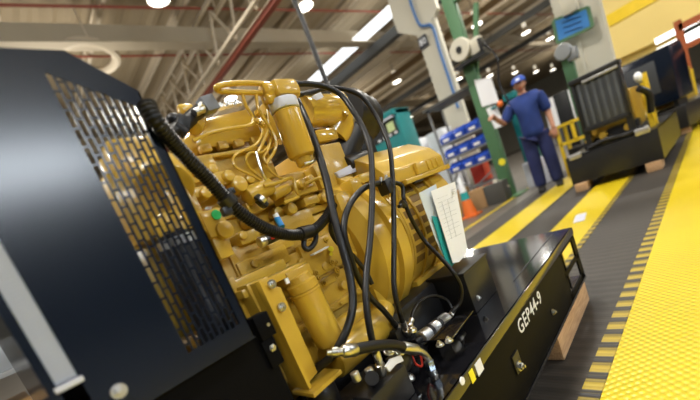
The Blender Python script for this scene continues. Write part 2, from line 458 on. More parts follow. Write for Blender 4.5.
# ------------------------------------------------------------------ high bay lamps in view
LAMPS = [(231, 99, 7.0, 'low over the engine valve cover'), (305, 7, 7.0, 'large, above the yellow manifold by the dark duct stay'), (159, 0, 7.0, 'cut by the top edge above the black guard'),
         (397, 82, 7.0, 'left of the cream column foot'), (477, 25, 7.0, 'right of the green post arm, nearest of its row'), (526, 33, 7.0, 'between green post and blue sign, second of its row'),
         (550, 39, 7.0, 'just left under the blue sign, third of its row'), (572, 42, 7.0, 'under the right end of the blue sign'), (490, 76, 7.0, 'far, beside the clipboard on the green post'),
         (515, 73, 7.0, 'far, just left of the worker cap'), (536, 72, 7.0, 'far, just right of the worker cap'), (553, 70, 7.0, 'far, right of the worker, left of the radiator'),
         (617, 14, 5.2, 'in front of the yellow wall'), (459, 79, 7.0, 'far, behind the hose reel'), (410, 118, 7.0, 'farthest and lowest, above the white boxes')]
def lamp(px, py, z, lab):
    P = atz(px, py, z)
    if P.x > 56: P = atx(px, py, 56)
    D = (P-CAM).length
    t = thing('high_bay_lamp', 'lit white high bay lamp, '+lab, 'lamp', P, 0, 'high bay lamps under the roof')
    r = 0.25
    q = MB(); q.lathe(P+Vector((0, 0, 0.0)), P+Vector((0, 0, 0.03)), [(0, r), (1, r)], 20); q.build('lamp_lens', 'glow', t)
    q = MB(); q.lathe(P+Vector((0, 0, 0.02)), P+Vector((0, 0, 0.36)), [(0, r+0.02), (0.3, r*0.95), (0.7, r*0.6), (1, 0.10)], 20); q.build('lamp_shade', 'purlin', t)
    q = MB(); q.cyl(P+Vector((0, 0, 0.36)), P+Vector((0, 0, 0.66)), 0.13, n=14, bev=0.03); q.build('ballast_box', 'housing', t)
    q = MB(); q.cyl(P+Vector((0, 0, 0.66)), Vector((P.x, P.y, ZR+0.03)), 0.02, n=8); q.build('hanger', 'duct', t)
    if D < 26:
        l = bpy.data.lights.new('lamp_light', 'AREA'); l.shape = 'DISK'; l.size = 0.5; l.energy = 260; l.color = WARM
        o = bpy.data.objects.new('lamp_light', l); C.objects.link(o); o.parent = t; o.matrix_parent_inverse = inv_world(t); o.location = P+Vector((0, 0, -0.03))
for a in LAMPS: lamp(*a)

# ==================================================================== THE GENERATOR
G = thing('generator_set', 'large yellow diesel generator set on glossy black base with perforated black guard', 'generator', (0.9, 0.95, 0.0))
YR, ZD = 0.484, 0.365
X0, X1 = -0.30, 1.957
# --- base frame
b = MB()
b.span((X0, YR+0.004, ZD-0.010), (X1, 1.42, ZD))                      # deck
b.span((X0, YR, ZD-0.034), (X1, YR+0.012, ZD), 0.003)                  # top lip of near rail
WB = MB(); WB.span((X0, YR+0.004, 0.10), (1.655, YR+0.012, ZD-0.034), 0.001)
for x0, x1, z0, z1 in ((1.655, 1.675, .10, ZD), (1.90, X1, .10, ZD), (1.655, X1, .10, .135), (1.655, X1, .215, .235), (1.655, X1, .318, ZD)):
    WB.span((x0, YR+0.004, z0), (x1, YR+0.012, min(z1, ZD-0.034)))
b.span((X0, YR, .10), (X1, YR+0.09, .112))                            # lower flange
b.span((X0, 1.41, .10), (X1, 1.42, ZD)); b.span((X0, 1.33, .10), (X1, 1.42, .112))
b.span((X0, YR, .10), (X0+0.01, 1.42, ZD))
for x in (0.35, 1.05, 1.72): b.span((x, YR+0.01, 0.14), (x+0.012, 1.41, ZD-0.01))
base = b.build('base_frame', 'gloss', G)
WB.build('side_web', 'webblack', base)
p0, p1 = at(519, 329, YR), at(542, 297, YR)
text('lettering', 'GEP44-9', 0.066, (p0+p1)/2+Vector((0, 0.003, 0)), (1, 0, 0), (0, 0, 1), 'white', base, bold=0.0004, space=1.12)
for o_px, r in (((519, 366), 0.010), ((553, 312), 0.007)):
    p = at(*o_px, YR); q = MB(); q.bolt(p, (0, -1, 0), r); q.build('bolt', 'steel', base)
for ppx, sx, sz, m in (((479, 367), 0.036, 0.034, 'white'), ((472, 376), 0.022, 0.032, 'cap')):
    p = at(*ppx, YR); q = MB(); q.box(p+Vector((0, -0.001, 0)), (sx, 0.0012, sz)); q.build('warning_label', m, base)
pn = at(517, 362, YR+.002); q = MB(); q.box(pn, (0.05, 0.006, 0.06), bev=0.002); q.build('lug_plate', 'satin', base)
p = at(462, 381, YR); q = MB(); q.lathe(p+Vector((0, 0.001, 0)), p+Vector((0, -0.002, 0)), [(0, 0.010), (1, 0.010)], 14); q.build('round_label', 'white', base)
# raised cover strips on the deck
q = MB(); q.span((1.30, 0.56, ZD), (1.90, 0.563, ZD+0.002)); q.build('deck_seam', 'satin', base)
# --- radiator shroud
YS = 0.62
def S_(x, y): return at(x, y, YS)
fx = at(40, 382, YS).x                       # front edge
sx0, sx1 = at(51, 378, YS).x, at(82, 383, YS).x
gx0 = S_(115, 212).x; rx = 0.309
ztop = S_(55, 52).z; kx = S_(65, 52).x
zr = S_(139, 93).z
zb = S_(200, 369).z
hx1 = 0.2945
zh0 = S_(187, 354).z
slope = (zr-ztop)/(rx-kx)
def topz(x): return ztop if x < kx else ztop+slope*(x-kx)
zhg = S_(43, 71).z
def slotz(x): return zhg + (S_(140, 106).z-zhg)*(x-gx0)/(hx1-gx0)
b = MB(); T = 0.003
def plate(poly): b.prism([Vector((x, YS, z)) for x, z in poly], (0, T, 0))
plate([(sx1, zb), (gx0, zb), (gx0, topz(gx0)), (kx, ztop), (sx1, ztop)] if kx < gx0 else [(sx1, zb), (gx0, zb), (gx0, ztop), (sx1, ztop)])
plate([(gx0, zb), (hx1, zb), (hx1, zh0), (gx0, zh0)])
if kx > gx0: plate([(gx0, slotz(gx0)), (hx1, slotz(hx1)), (hx1, topz(hx1)), (kx, ztop), (gx0, ztop)])
else: plate([(gx0, slotz(gx0)), (hx1, slotz(hx1)), (hx1, topz(hx1)), (gx0, topz(gx0))])
plate([(hx1, zb), (rx, zb), (rx, zr), (hx1, topz(hx1))])
# returns: rear lip, bottom lip, sloped top skin, far side
b.span((rx-0.003, YS, zb), (rx, YS+0.035, zr))
b.span((sx1, YS, zb-0.003), (rx, YS+0.05, zb))
b.prism([(sx1, YS, ztop), (kx, YS, ztop), (kx, YS, ztop+0.003), (sx1, YS, ztop+0.003)], (0, 0.04, 0))
b.prism([(kx, YS, ztop), (rx, YS, zr), (rx, YS, zr+0.003), (kx, YS, ztop+0.003)], (0, 0.04, 0))
for y in (YS+0.33, YS+0.655): b.span((fx, y, ztop-0.03), (sx1, y+0.005, ztop))
b.span((fx, YS+0.655, 0.60), (sx1+0.02, YS+0.66, ztop)); b.span((rx-0.02, YS+0.655, zb), (rx, YS+0.66, zr)); b.span((fx, YS+0.655, zb), (rx, YS+0.66, zb+0.05))
b.span((fx, YS-0.002, 0.60), (sx0, YS+0.66, ztop+0.003))               # front frame rail
shroud = b.build('radiator_shroud', 'shroud', G)
q = MB(); q.bolt(at(119, 391, YS-.001), (0, -1, 0), 0.0065); q.build('bolt', 'alu', shroud)
# slotted guard: bars and bridges
b = MB()
ncol = 10; pitch = (hx1-gx0)/ncol
for i in range(ncol+1):
    x = gx0+i*pitch
    b.span((x-0.0016, YS+0.0003, zh0), (x+0.0016, YS+0.0032, slotz(x)))
for i in range(ncol):
    xa, xb = gx0+i*pitch, gx0+(i+1)*pitch
    z = zh0 + (0.0 if i % 2 else 0.0135)
    zt = min(slotz(xa), slotz(xb))
    while z < zt+0.01:
        if z > zh0-0.001: b.span((xa, YS+0.0004, z-0.0016), (xb, YS+0.0026, min(z+0.0016, slotz(xa))))
        z += 0.027
b.build('slotted_guard', 'shroud', shroud)
# silver radiator core edge seen in the gap
b = MB()
zc0, zc1 = at(66, 380, YS+0.01).z, ztop-0.02
k = int((zc1-zc0)/0.006)
b.span((sx0-0.002, YS+0.004, zc0), (sx1+0.002, YS+0.6, zc1))
for i in range(k):
    z = zc0+i*0.006
    b.prism([(sx0, YS+0.004, z), (sx1, YS+0.004, z+0.002), (sx1, YS+0.004, z+0.005), (sx0, YS+0.004, z+0.003)], (0, -0.003, 0))
b.build('radiator_core', 'fin', shroud)
b = MB(); b.span((sx0-0.004, YS-0.006, zc0-0.010), (sx1+0.004, YS+0.02, zc0-0.002), 0.002); b.build('core_ledge', 'collar', shroud)
# lower side panel
b = MB()
lx = at(291, 396, YS+0.03).x
poly = [(-0.28, ZD), (lx, ZD), (at(262, 326, YS+0.03).x, at(262, 326, YS+0.03).z), (at(262, 326, YS+0.03).x, zb), (-0.02, zb), (-0.28, zb)]
b.prism([Vector((x, YS+0.03, z)) for x, z in poly], (0, 0.02, 0), 0.002)
b.span((-0.28, 1.22, ZD), (0.30, 1.24, zb)); b.span((-0.28, YS+0.04, ZD), (-0.26, 1.23, zb))
low = b.build('lower_side_panel', 'webblack', G)
for ppx, r in (((265, 325), 0.007), ((271, 348), 0.007)):
    p = at(*ppx, YS+0.028); q = MB(); q.bolt(p, (0, -1, 0), r); q.build('bolt', 'steel', low)
b = MB(); p = at(264, 326, YS+0.02); b.box(p+Vector((0.0, 0.01, 0)), (0.035, 0.03, 0.05), bev=0.004); p = at(274, 352, YS+0.02); b.box(p+Vector((0, 0.012, 0)), (0.03, 0.02, 0.06), bev=0.004)
b.build('mounting_bracket', 'webblack', low)
# --- fan, belts and front gear inside the guard
ax_y, ax_z = 0.95, 0.86
b = MB()
for k in range(7):
    a = 2*math.pi*k/7
    u = Vector((0, math.cos(a), math.sin(a))); v = Vector((0.35, -math.sin(a)*0.9, math.cos(a)*0.9)).normalized()
    c = Vector((0.19, ax_y, ax_z))
    b.prism([c+u*0.06-v*0.03, c+u*0.24-v*0.05, c+u*0.24+v*0.05, c+u*0.06+v*0.03], u.cross(v)*0.004)
b.cyl((0.16, ax_y, ax_z), (0.24, ax_y, ax_z), 0.07, bev=0.01)
b.build('cooling_fan', 'yellow', G)
b = MB(); b.lathe((0.285, ax_y, ax_z), (0.32, ax_y, ax_z), [(0, 0.09), (0.3, 0.09), (0.5, 0.08), (0.7, 0.09), (1, 0.09)], 28)
b.lathe((0.285, 0.93, 0.60), (0.32, 0.93, 0.60), [(0, 0.10), (0.3, 0.10), (0.5, 0.09), (0.7, 0.10), (1, 0.10)], 28)
b.lathe((0.285, 0.76, 0.80), (0.32, 0.76, 0.80), [(0, 0.045), (0.5, 0.038), (1, 0.045)], 24)
b.build('belt_pulley', 'yellow', G)
b = MB()
b.tube([(0.30, 0.72, 0.80), (0.30, 0.73, 0.84), (0.30, 0.80, 0.90), (0.30, 0.93, 0.955), (0.30, 1.03, 0.92), (0.30, 1.045, 0.80), (0.30, 1.03, 0.58), (0.30, 0.93, 0.495), (0.30, 0.82, 0.56), (0.30, 0.745, 0.72), (0.30, 0.72, 0.80)], 0.007, n=6)
b.build('drive_belt', 'rubber', G)
b = MB(); b.tube([at(176, 236, .72), at(188, 262, .715), at(200, 292, .71), at(214, 318, .70), at(222, 345, .70)], 0.038, n=18); rh = b.build('radiator_hose', 'rubber', G)
b = MB(); b.lathe(at(177, 238, .72), at(181, 246, .72), [(0, 0.0405), (1, 0.0405)], 20); b.build('hose_clamp', 'steel', rh)
b = MB(); b.cyl(at(168, 218, .73), at(177, 238, .72), 0.034, bev=0.006); b.cyl(at(160, 175, .76), at(166, 190, .72), 0.055, bev=0.012); b.box(at(150, 205, .76), (0.12, 0.06, 0.14), bev=0.02); b.box(at(176, 205, .74), (0.05, 0.06, 0.10), bev=0.012)
b.build('water_pump', 'yellow', G)
b = MB(); b.box(at(165, 290, .79), (0.10, 0.05, 0.20), bev=0.015); b.box(at(140, 165, .80), (0.10, 0.06, 0.10), bev=0.015); b.box(at(152, 225, .84), (0.08, 0.05, 0.30), bev=0.015); b.build('front_cover', 'yellow', G)
b = MB()
for (x, y, z, sy, sz) in ((0.36, 0.82, 0.95, 0.16, 0.10), (0.36, 0.80, 0.72, 0.12, 0.16), (0.355, 0.95, 0.70, 0.34, 0.40)): b.box((x, y, z), (0.05, sy, sz), bev=0.008)
for y, z in ((0.78, 1.0), (0.86, 1.0), (0.75, 0.9), (0.75, 0.68), (0.82, 0.62), (0.76, 0.76), (0.84, 0.80)): b.cyl((0.32, y, z), (0.35, y, z), 0.018, n=10)
b.build('timing_cover', 'cast', G)

# --- engine block
b = MB()
BX0, BX1 = 0.385, 0.88
b.span((BX0, 0.80, 0.60), (BX1, 1.12, 0.86), 0.012)
b.span((BX0, 0.84, 0.85), (BX1-0.03, 1.10, 1.00), 0.01)
b.span((0.80, 0.83, 0.84), (0.98, 1.10, 1.06), 0.01)
b.span((BX0+0.02, 0.82, 0.44), (BX1, 1.08, 0.61), 0.02)               # sump
b.span((BX0-0.01, 0.775, 0.595), (BX1, 1.12, 0.615), 0.004)           # sump flange
b.span((BX0, 0.785, 0.665), (BX1, 0.80, 0.69), 0.004)
b.span((0.60, 0.775, 0.70), (0.80, 0.80, 0.80), 0.008)                # side plates
for x in (0.42, 0.53, 0.64, 0.75, 0.86): b.span((x, 0.79, 0.70), (x+0.018, 0.81, 0.85), 0.004)
block = b.build('engine_block', 'cast', G)
def bolts(host, pxs, Y, r=0.0065, m='yellow', d=(0, -1, 0)):
    for (x, y) in pxs:
        q = MB(); q.bolt(at(x, y, Y), d, r); q.build('bolt', m, host)
bolts(block, ((271, 285), (277, 279), (294, 290), (310, 283), (318, 278), (332, 262), (337, 270), (346, 262), (250, 276), (236, 284)), 0.772, 0.006)
bolts(block, ((282, 307), (272, 284)), 0.668, 0.006, 'steel')
# engine leg and foot
YL = 0.675
b = MB()
b.prism([at(254, 283, YL), at(304, 389, YL), at(318, 372, YL), at(289, 306, YL), at(281, 287, YL)], (0, 0.05, 0), 0.003)
b.prism([at(254, 283, YL), at(304, 389, YL), at(306, 386, YL), at(258, 283, YL)], (0, -0.02, 0), 0.0)
b.prism([at(246, 285, YL+0.02), at(262, 316, YL+0.02), at(283, 309, YL+0.02), at(268, 276, YL+0.02)], (0, 0.14, 0), 0.003)
fz = at(262, 284, YL+0.03).z
b.span((at(246, 290, YL+.03).x-0.01, YL+0.03, fz-0.012), (at(300, 270, YL+.03).x+0.02, 0.80, fz+0.006), 0.003); b.span((at(246, 290, YL+.03).x, YL+0.07, fz), (at(300, 270, YL+.03).x, 0.80, fz+0.03), 0.006)
q1 = at(313, 394, 0.64); zf = q1.z; q2 = atz(291, 391, zf); q3 = atz(341, 369, zf)
b.prism([q1, q3, q3+(q2-q1), q2], (0, 0, -0.010), 0.002)
leg = b.build('engine_mount', 'yellow', G)
cf = (q3+q2)/2
q = MB(); q.bolt(atz(315, 372, zf), (0, 0, 1), 0.007); q.build('bolt', 'steel', leg)
b = MB(); b.lathe(cf-Vector((0, 0, 0.010)), cf-Vector((0, 0, 0.07)), [(0, 0.030), (0.2, 0.036), (0.8, 0.036), (1, 0.03)], 24); b.span((cf.x-0.06, cf.y-0.05, ZD), (cf.x+0.06, cf.y+0.07, cf.z-0.07), 0.004)
b.build('rubber_isolator', 'rubber', G)
q = MB(); q.bolt(cf+Vector((0.03, -0.052, -0.095)), (0, -1, 0), 0.008); q.build('bolt', 'steel', leg)
# --- lower filter
YF = 0.70
b = MB(); a0, a1 = at(304, 289, YF), at(331, 343, YF)
b.lathe(a0, a1, [(0, 0.033), (0.02, 0.0385), (0.05, 0.0385), (0.06, 0.0365), (0.5, 0.037), (0.93, 0.0365), (0.98, 0.033), (1, 0.026)], 32)
lf = b.build('oil_filter', 'filter', G)
d = (a1-a0).normalized()
b = MB(); b.lathe(a0-d*0.035, a0, [(0, 0.028), (0.4, 0.03), (0.5, 0.037), (1, 0.037)], 24); b.box(a0-d*0.03+Vector((0.01, 0.03, 0.005)), (0.075, 0.06, 0.035), bev=0.006)
b.build('filter_head', 'cast', lf)
b = MB(); b.box(at(287, 281, YF-0.03), (0.009, 0.004, 0.012)); b.build('filter_label', 'white', lf)
# --- upper filter and manifold
YU = 0.72
a0, a1 = at(282, 101, YU), at(303, 158, YU); d = (a1-a0).normalized(); L = (a1-a0).length
b = MB(); b.lathe(a0+d*0.028, a1, [(0, 0.034), (0.03, 0.037), (0.1, 0.0362), (0.9, 0.0362), (0.96, 0.034), (1, 0.027)], 32)
b.lathe(a1, a1+d*0.022, [(0, 0.022), (0.8, 0.021), (1, 0.015)], 20)
uf = b.build('fuel_filter', 'filter', G)
b = MB(); b.cyl(a0, a0+d*0.027, 0.0385, n=32, bev=0.003); b.build('filter_collar', 'collar', uf)
b = MB(); b.tube([a1+d*0.02+Vector((-0.02, -0.02, 0)), a1+d*0.025+Vector((0.0, -0.03, 0.004)), a1+d*0.02+Vector((0.022, -0.02, 0.006))], 0.004); b.build('drain_valve', 'steel', uf)
b = MB()
mc = at(281, 92, YU)
b.box(mc+Vector((0, 0.005, 0.0)), (0.075, 0.075, 0.040), bev=0.010)
b.cyl(mc+Vector((-0.055, 0, 0.002)), mc+Vector((0.05, 0, 0.002)), 0.022, bev=0.004)
b.cyl(mc+Vector((-0.06, -0.004, -0.018)), mc+Vector((-0.02, -0.004, -0.018)), 0.012, bev=0.003)
b.box(mc+Vector((0.0, 0.06, -0.05)), (0.05, 0.09, 0.10), bev=0.008)
man = b.build('filter_manifold', 'yellow', uf)
b = MB()
b.tube([at(268, 84, YU), at(248, 83, YU), at(228, 84, YU), at(217, 87, YU), at(219, 91, YU+0.01), at(236, 92, YU+0.01), at(258, 93, YU+0.01), at(270, 95, YU+0.01)], 0.0062, n=12)
b.build('return_pipe', 'yellow', G)
def pipe(name, pts, r, m='yellow', n=8, sm=6):
    q = MB(); q.tube([at(*p) for p in pts], r, n=n, sm=sm); return q.build(name, m, G)
pipe('fuel_pipe', [(242, 93, .73), (246, 106, .735), (253, 118, .74), (250, 125, .74), (232, 128, .74), (210, 133, .74), (193, 141, .745)], 0.0042)
pipe('fuel_pipe', [(256, 95, .73), (259, 110, .73), (270, 128, .735), (276, 141, .735), (274, 152, .74), (266, 164, .74)], 0.0042)
pipe('fuel_pipe', [(262, 97, .735), (267, 112, .735), (268, 128, .74), (262, 145, .74), (258, 152, .745)], 0.004)
pipe('injection_pipe', [(264, 118, .75), (262, 135, .75), (255, 145, .75), (238, 153, .745), (233, 160, .745), (237, 168, .745), (253, 176, .75), (268, 185, .75)], 0.0032)
pipe('injection_pipe', [(268, 122, .75), (270, 142, .75), (262, 152, .745), (250, 153, .745), (246, 160, .745), (251, 169, .75), (262, 178, .75)], 0.0032)
pipe('injection_pipe', [(272, 135, .75), (268, 150, .745), (264, 158, .745), (270, 170, .745), (280, 178, .745), (288, 178, .75)], 0.0032)
pipe('injection_pipe', [(256, 152, .735), (258, 160, .735), (262, 172, .735), (266, 180, .74)], 0.0035, 'steel')
pipe('oil_pipe', [(264, 186, .735), (280, 182, .735), (292, 178, .74), (296, 190, .74), (298, 197, .745), (284, 203, .745)], 0.0045)
pipe('oil_pipe', [(305, 184, .74), (318, 178, .74), (326, 180, .74)], 0.004)
bolts(block, ((258, 114), (263, 116), (257, 122), (262, 125), (268, 108)), 0.745, 0.006)
# --- valve cover
b = MB(); YV = 0.79
b.prism([at(*p, YV) for p in ((192, 126), (196, 119), (246, 108), (253, 111), (263, 133), (262, 140), (202, 149), (196, 144))], (0, 0.2, 0), 0.012)
vc = b.build('valve_cover', 'filter', G)
b = MB()
for p in ((205, 147), (222, 144), (238, 142), (254, 139)): b.box(at(p[0], p[1]+2, YV+0.003), (0.026, 0.02, 0.018), bev=0.004)
b.span((at(195, 148, YV).x-0.02, YV-0.006, at(230, 150, YV).z-0.012), (at(264, 140, YV).x+0.02, YV+0.2, at(230, 150, YV).z-0.003), 0.003)
b.build('cover_flange', 'cast', vc)
bolts(vc, ((222, 108), (230, 106), (238, 105)), YV+0.02, 0.007, 'steel', (0, 0, 1))
b = MB()
b.span((at(195, 152, .80).x, 0.80, 0.99), (at(268, 150, .80).x, 1.1, at(230, 152, .80).z), 0.006)
for px_ in (208, 226, 244, 260): b.cyl(at(px_, 160, .80), at(px_, 160, .80)+Vector((0, 0.04, 0)), 0.014)
b.build('cylinder_head', 'cast', vc)
# --- left cluster: thermostat pipe, grey connector
b = MB(); b.tube([at(170, 134, .74), at(182, 126, .75), at(192, 117, .76), at(202, 109, .77)], 0.015, n=14); b.ball(at(174, 120, .76), 0.016, (1, 1, 0.9)); b.box(at(182, 124, .745), (0.026, 0.03, 0.03), Matrix.Rotation(0.5, 3, 'Y'), 0.005); b.cyl(at(174, 126, .74), at(186, 134, .74), 0.012)
b.build('coolant_elbow', 'rubber', G)
b = MB(); b.box(at(208, 105, .75), (0.034, 0.03, 0.034), Matrix.Rotation(-0.2, 3, 'Y'), 0.004); b.build('sensor_plug', 'grey', G)
b = MB(); b.cyl(at(194, 113, .74), at(203, 109, .745), 0.008); b.cyl(at(200, 104, .74), at(205, 108, .745), 0.006); b.build('pipe_fitting', 'steel', G)
b = MB(); b.cyl(at(180, 112, .84), at(192, 110, .84), 0.016, bev=0.005); b.cyl(at(198, 118, .80), at(193, 128, .77), 0.02, bev=0.005); b.build('thermostat_housing', 'yellow', G)
for k in range(13):
    q = MB(); q.bolt((BX0+0.02+0.036*k, 0.773, 0.605), (0, -1, 0), 0.0045, False); q.build('flange_bolt', 'yellow', block)
for k in range(8):
    q = MB(); q.bolt((BX0+0.03+0.056*k, 0.783, 0.678), (0, -1, 0), 0.0055); q.build('rail_bolt', 'yellow', block)
for k in range(9):
    q = MB(); q.bolt((BX0+0.03+0.05*k, 0.838, 0.955), (0, -1, 0), 0.006); q.build('head_bolt', 'yellow', block)
for x, z in ((0.62, 0.715), (0.70, 0.715), (0.78, 0.715), (0.62, 0.785), (0.70, 0.785), (0.78, 0.785)):
    q = MB(); q.bolt((x, 0.773, z), (0, -1, 0), 0.0055); q.build('cover_bolt', 'yellow', block)
b = MB()
for k in range(5): b.cyl((0.43+0.09*k, 0.835, 0.90), (0.43+0.09*k, 0.80, 0.90), 0.016, bev=0.003)
b.span((0.40, 0.825, 0.865), (0.86, 0.84, 0.885), 0.004); b.span((0.40, 0.828, 0.925), (0.86, 0.842, 0.937), 0.003)
b.build('core_plugs', 'cast', G)
b = MB()
b.cyl((0.52, 0.74, 0.50), (0.74, 0.74, 0.50), 0.05, bev=0.008); b.cyl((0.74, 0.74, 0.50), (0.80, 0.76, 0.52), 0.035, bev=0.006); b.cyl((0.56, 0.74, 0.565), (0.70, 0.74, 0.565), 0.022, bev=0.004)
b.build('starter_motor', 'yellow', G)
# --- fuel pump and casting details
b = MB(); YP = 0.765
def blob(px, py, w, h, Y=YP, dep=0.05, bev=0.004, rot=0.0):
    P = at(px, py, Y); k = mpp(P); b.box(P+Vector((0, dep/2, 0)), (w*k, dep, h*k), Matrix.Rotation(rot, 3, 'Y'), bev)
def stub(px, py, r, Y=YP, dep=0.05, d=(0, -1, 0)):
    P = at(px, py, Y); k = mpp(P); b.cyl(P-Vector(d)*dep, P, r*k, n=16, bev=min(0.003, r*k*0.3))
blob(241, 183, 18, 18, .76); stub(241, 183, 8, .745); blob(222, 178, 14, 14); stub(230, 175, 6, .75); stub(251, 178, 5, .75)
b.cyl(at(246, 197, .76), at(270, 186, .76), 0.022, bev=0.004); b.cyl(at(272, 196, .765), at(288, 188, .765), 0.014, bev=0.003)
blob(256, 206, 20, 12, .77); blob(206, 162, 20, 14, .775); blob(196, 178, 20, 9, .77); blob(206, 190, 26, 10, .775); stub(207, 192, 6, .76); stub(196, 172, 5, .765); stub(214, 168, 5, .765)
blob(292, 196, 20, 9, .775); blob(308, 188, 26, 10, .77); stub(303, 183, 5, .755); stub(312, 178, 4, .755); blob(322, 176, 12, 24, .79)
stub(293, 208, 6, .775); blob(312, 200, 20, 8, .775)
b.build('fuel_pump', 'yellow', G)
b = MB()
blob(216, 222, 24, 28, .735, .06, .008); blob(224, 246, 17, 24, .745, .05, .008); stub(226, 229, 9, .725, .04)
gb = b.build('lifting_bracket', 'yellow', G)
p = at(216, 215, .733); q = MB(); q.lathe(p, p+Vector((0, -0.003, 0)), [(0, 0.0105), (1, 0.0105)], 20); q.build('inspection_sticker', 'green_dot', gb)
b = MB()
blob(266, 262, 60, 20, .782, .04, .006); blob(300, 262, 30, 22, .785, .03, .006); blob(325, 262, 18, 20, .78, .03, .006); blob(333, 290, 26, 40, .79, .05, .008)
blob(250, 236, 24, 12, .78); blob(282, 245, 30, 10, .785); blob(300, 222, 40, 22, .79, .04, .006)
for p in ((244, 235), (256, 263), (288, 268), (305, 272), (326, 266), (316, 240), (303, 262), (345, 285), (262, 272)): stub(p[0], p[1], 4.5, .772, .03)
b.build('crankcase_cover', 'cast', G)
# coloured bits
b = MB(); b.cyl(at(263, 199, .735), at(258, 203, .74), 0.017, n=18, bev=0.003); b.box(at(262, 203, .733), (0.026, 0.02, 0.012), Matrix.Rotation(0.9, 3, 'Y'), 0.003); b.build('shutoff_solenoid', 'satin', G)
b = MB(); b.lathe(at(264, 198, .728), at(261, 201, .732), [(0, 0.012), (1, 0.012)], 16); b.build('solenoid_ring', 'steel', G)
b = MB(); b.cyl(at(264, 241, .74), at(278, 235, .74), 0.012, bev=0.002); ss = b.build('oil_pressure_sensor', 'satin', G)
b = MB(); b.cyl(at(259, 243, .74), at(265, 240.5, .74), 0.013, bev=0.002); b.build('sensor_nut', 'steel', ss)
b = MB(); b.cyl(at(271, 238, .728), at(274, 237, .728), 0.004); b.build('red_seal', 'red', ss)
b = MB(); b.cyl(at(277, 218, .75), at(282, 227, .735), 0.008); bp_ = b.build('wire_connector', 'blue_plug', G)
b = MB(); b.cyl(at(275, 214, .75), at(278, 219, .748), 0.007); b.build('connector_neck', 'white', bp_)
b = MB(); pa, pb = at(312, 255, .76), at(327, 247, .76); b.bar(pa, pb, 0.016, 0.004); b.build('serial_plate', 'white', G)
b = MB(); b.cyl(at(331, 249, .77), at(331, 249, .755), 0.0075); b.cyl(at(331, 254, .77), at(331, 254, .757), 0.005); b.build('dipstick_cap', 'cap', G)
# --- turbo elbow, intake hose
YT = 0.86
b = MB(); b.tube([at(300, 112, YT-.02), at(314, 112, YT), at(328, 111, YT+.01), at(336, 114, YT+.02), at(338, 124, YT+.03), at(332, 136, YT+.05)], (0.050, 0.060), n=24)
b.cyl(at(330, 99, YT+.02), at(340, 109, YT+.02), 0.05, bev=0.01); b.cyl(at(343, 116, YT-.03), at(345, 114, YT-.02), 0.014); b.box(at(322, 138, YT), (0.10, 0.06, 0.04), bev=0.01); b.box(at(308, 150, YT), (0.06, 0.06, 0.10), bev=0.01)
b.build('intake_elbow', 'filter', G)
b = MB(); b.box(at(317, 97, YT-.055), (0.05, 0.006, 0.016), Matrix.Rotation(-0.25, 3, 'Y')); b.build('sticker', 'collar', G)
b = MB(); b.lathe(at(344, 112, .93), at(366, 122, .98), [(0, 0.085), (0.15, 0.095), (0.3, 0.088), (0.45, 0.097), (0.6, 0.088), (0.8, 0.098), (1, 0.08)], 28)
b.tube([at(352, 118, .95), at(349, 134, .94), at(341, 150, .93), at(334, 165, .92)], 0.065, n=20); b.box(at(353, 150, .98), (0.2, 0.1, 0.14), bev=0.03)
b.build('intake_hose', 'rubber', G)
b = MB(); b.lathe(at(346, 126, .86), at(352, 116, .86), [(0, 0.02), (1, 0.02)], 16); b.build('hose_clamp', 'steel', G)
b = MB(); b.cyl(at(345, 166, .84), at(366, 158, .87), 0.03, n=20, bev=0.006); b.build('exhaust_sleeve', 'satin', G)
b = MB(); b.prism([at(*p, .82) for p in ((336, 172), (352, 164), (376, 157), (382, 159), (358, 171), (340, 178))], (0, 0.03, 0), 0.004); b.build('heat_shield', 'collar', G)
# --- bell housing and alternator
AY, AZ = 0.97, 0.70
b = MB()
def axl(x0, x1, prof, n=48): b.lathe((x0, AY, AZ), (x1, AY, AZ), prof, n)
axl(0.80, 0.92, [(0, 0.22), (0.3, 0.262), (0.75, 0.268), (0.78, 0.285), (1, 0.285)])
axl(0.92, 0.99, [(0, 0.285), (0.35, 0.285), (0.4, 0.262), (0.9, 0.25), (1, 0.25)])
b.span((0.80, 0.77, 0.50), (0.88, 1.14, 0.90), 0.02)
bell = b.build('flywheel_housing', 'yellow', G)
for k in range(14):
    a = 2*math.pi*(k+0.5)/14
    if math.cos(a) < 0.35:
        q = MB(); q.bolt((0.914, AY+0.276*math.cos(a), AZ+0.276*math.sin(a)), (-1, 0, 0), 0.007, False); q.build('bolt', 'yellow', bell)
b = MB()
axl(0.98, 1.40, [(0, 0.245), (0.02, 0.258), (0.05, 0.258), (0.06, 0.250), (0.72, 0.250), (0.74, 0.262), (0.96, 0.262), (1, 0.24)])
b.span((1.02, AY-0.20, 0.42), (1.36, AY-0.10, 0.52), 0.01); b.span((1.02, AY+0.10, 0.42), (1.36, AY+0.20, 0.52), 0.01)
for x in (1.03, 1.30): b.span((x, AY-0.24, ZD), (x+0.05, AY+0.24, 0.46), 0.005)
for c_ in range(4):                                                  # guard ribs between the louvres
    b.lathe((1.005+0.085*c_, AY, AZ), (1.017+0.085*c_, AY, AZ), [(0, 0.257), (1, 0.257)], 48)
alt = b.build('alternator', 'yellow', G)
b = MB()
for r_ in range(7):
    for c_ in range(3):
        a = math.pi+math.radians(-26+9.5*r_)
        u = Vector((0, math.cos(a), -math.sin(a)))
        P = Vector((1.0535+0.085*c_, AY, AZ))+u*0.249
        R = Matrix(((1, 0, 0), (0, u.y, -u.z), (0, u.z, u.y)))
        b.box(P, (0.066, 0.006, 0.026), R, 0.002)
b.build('vent_louvre', 'louver_shade', alt)
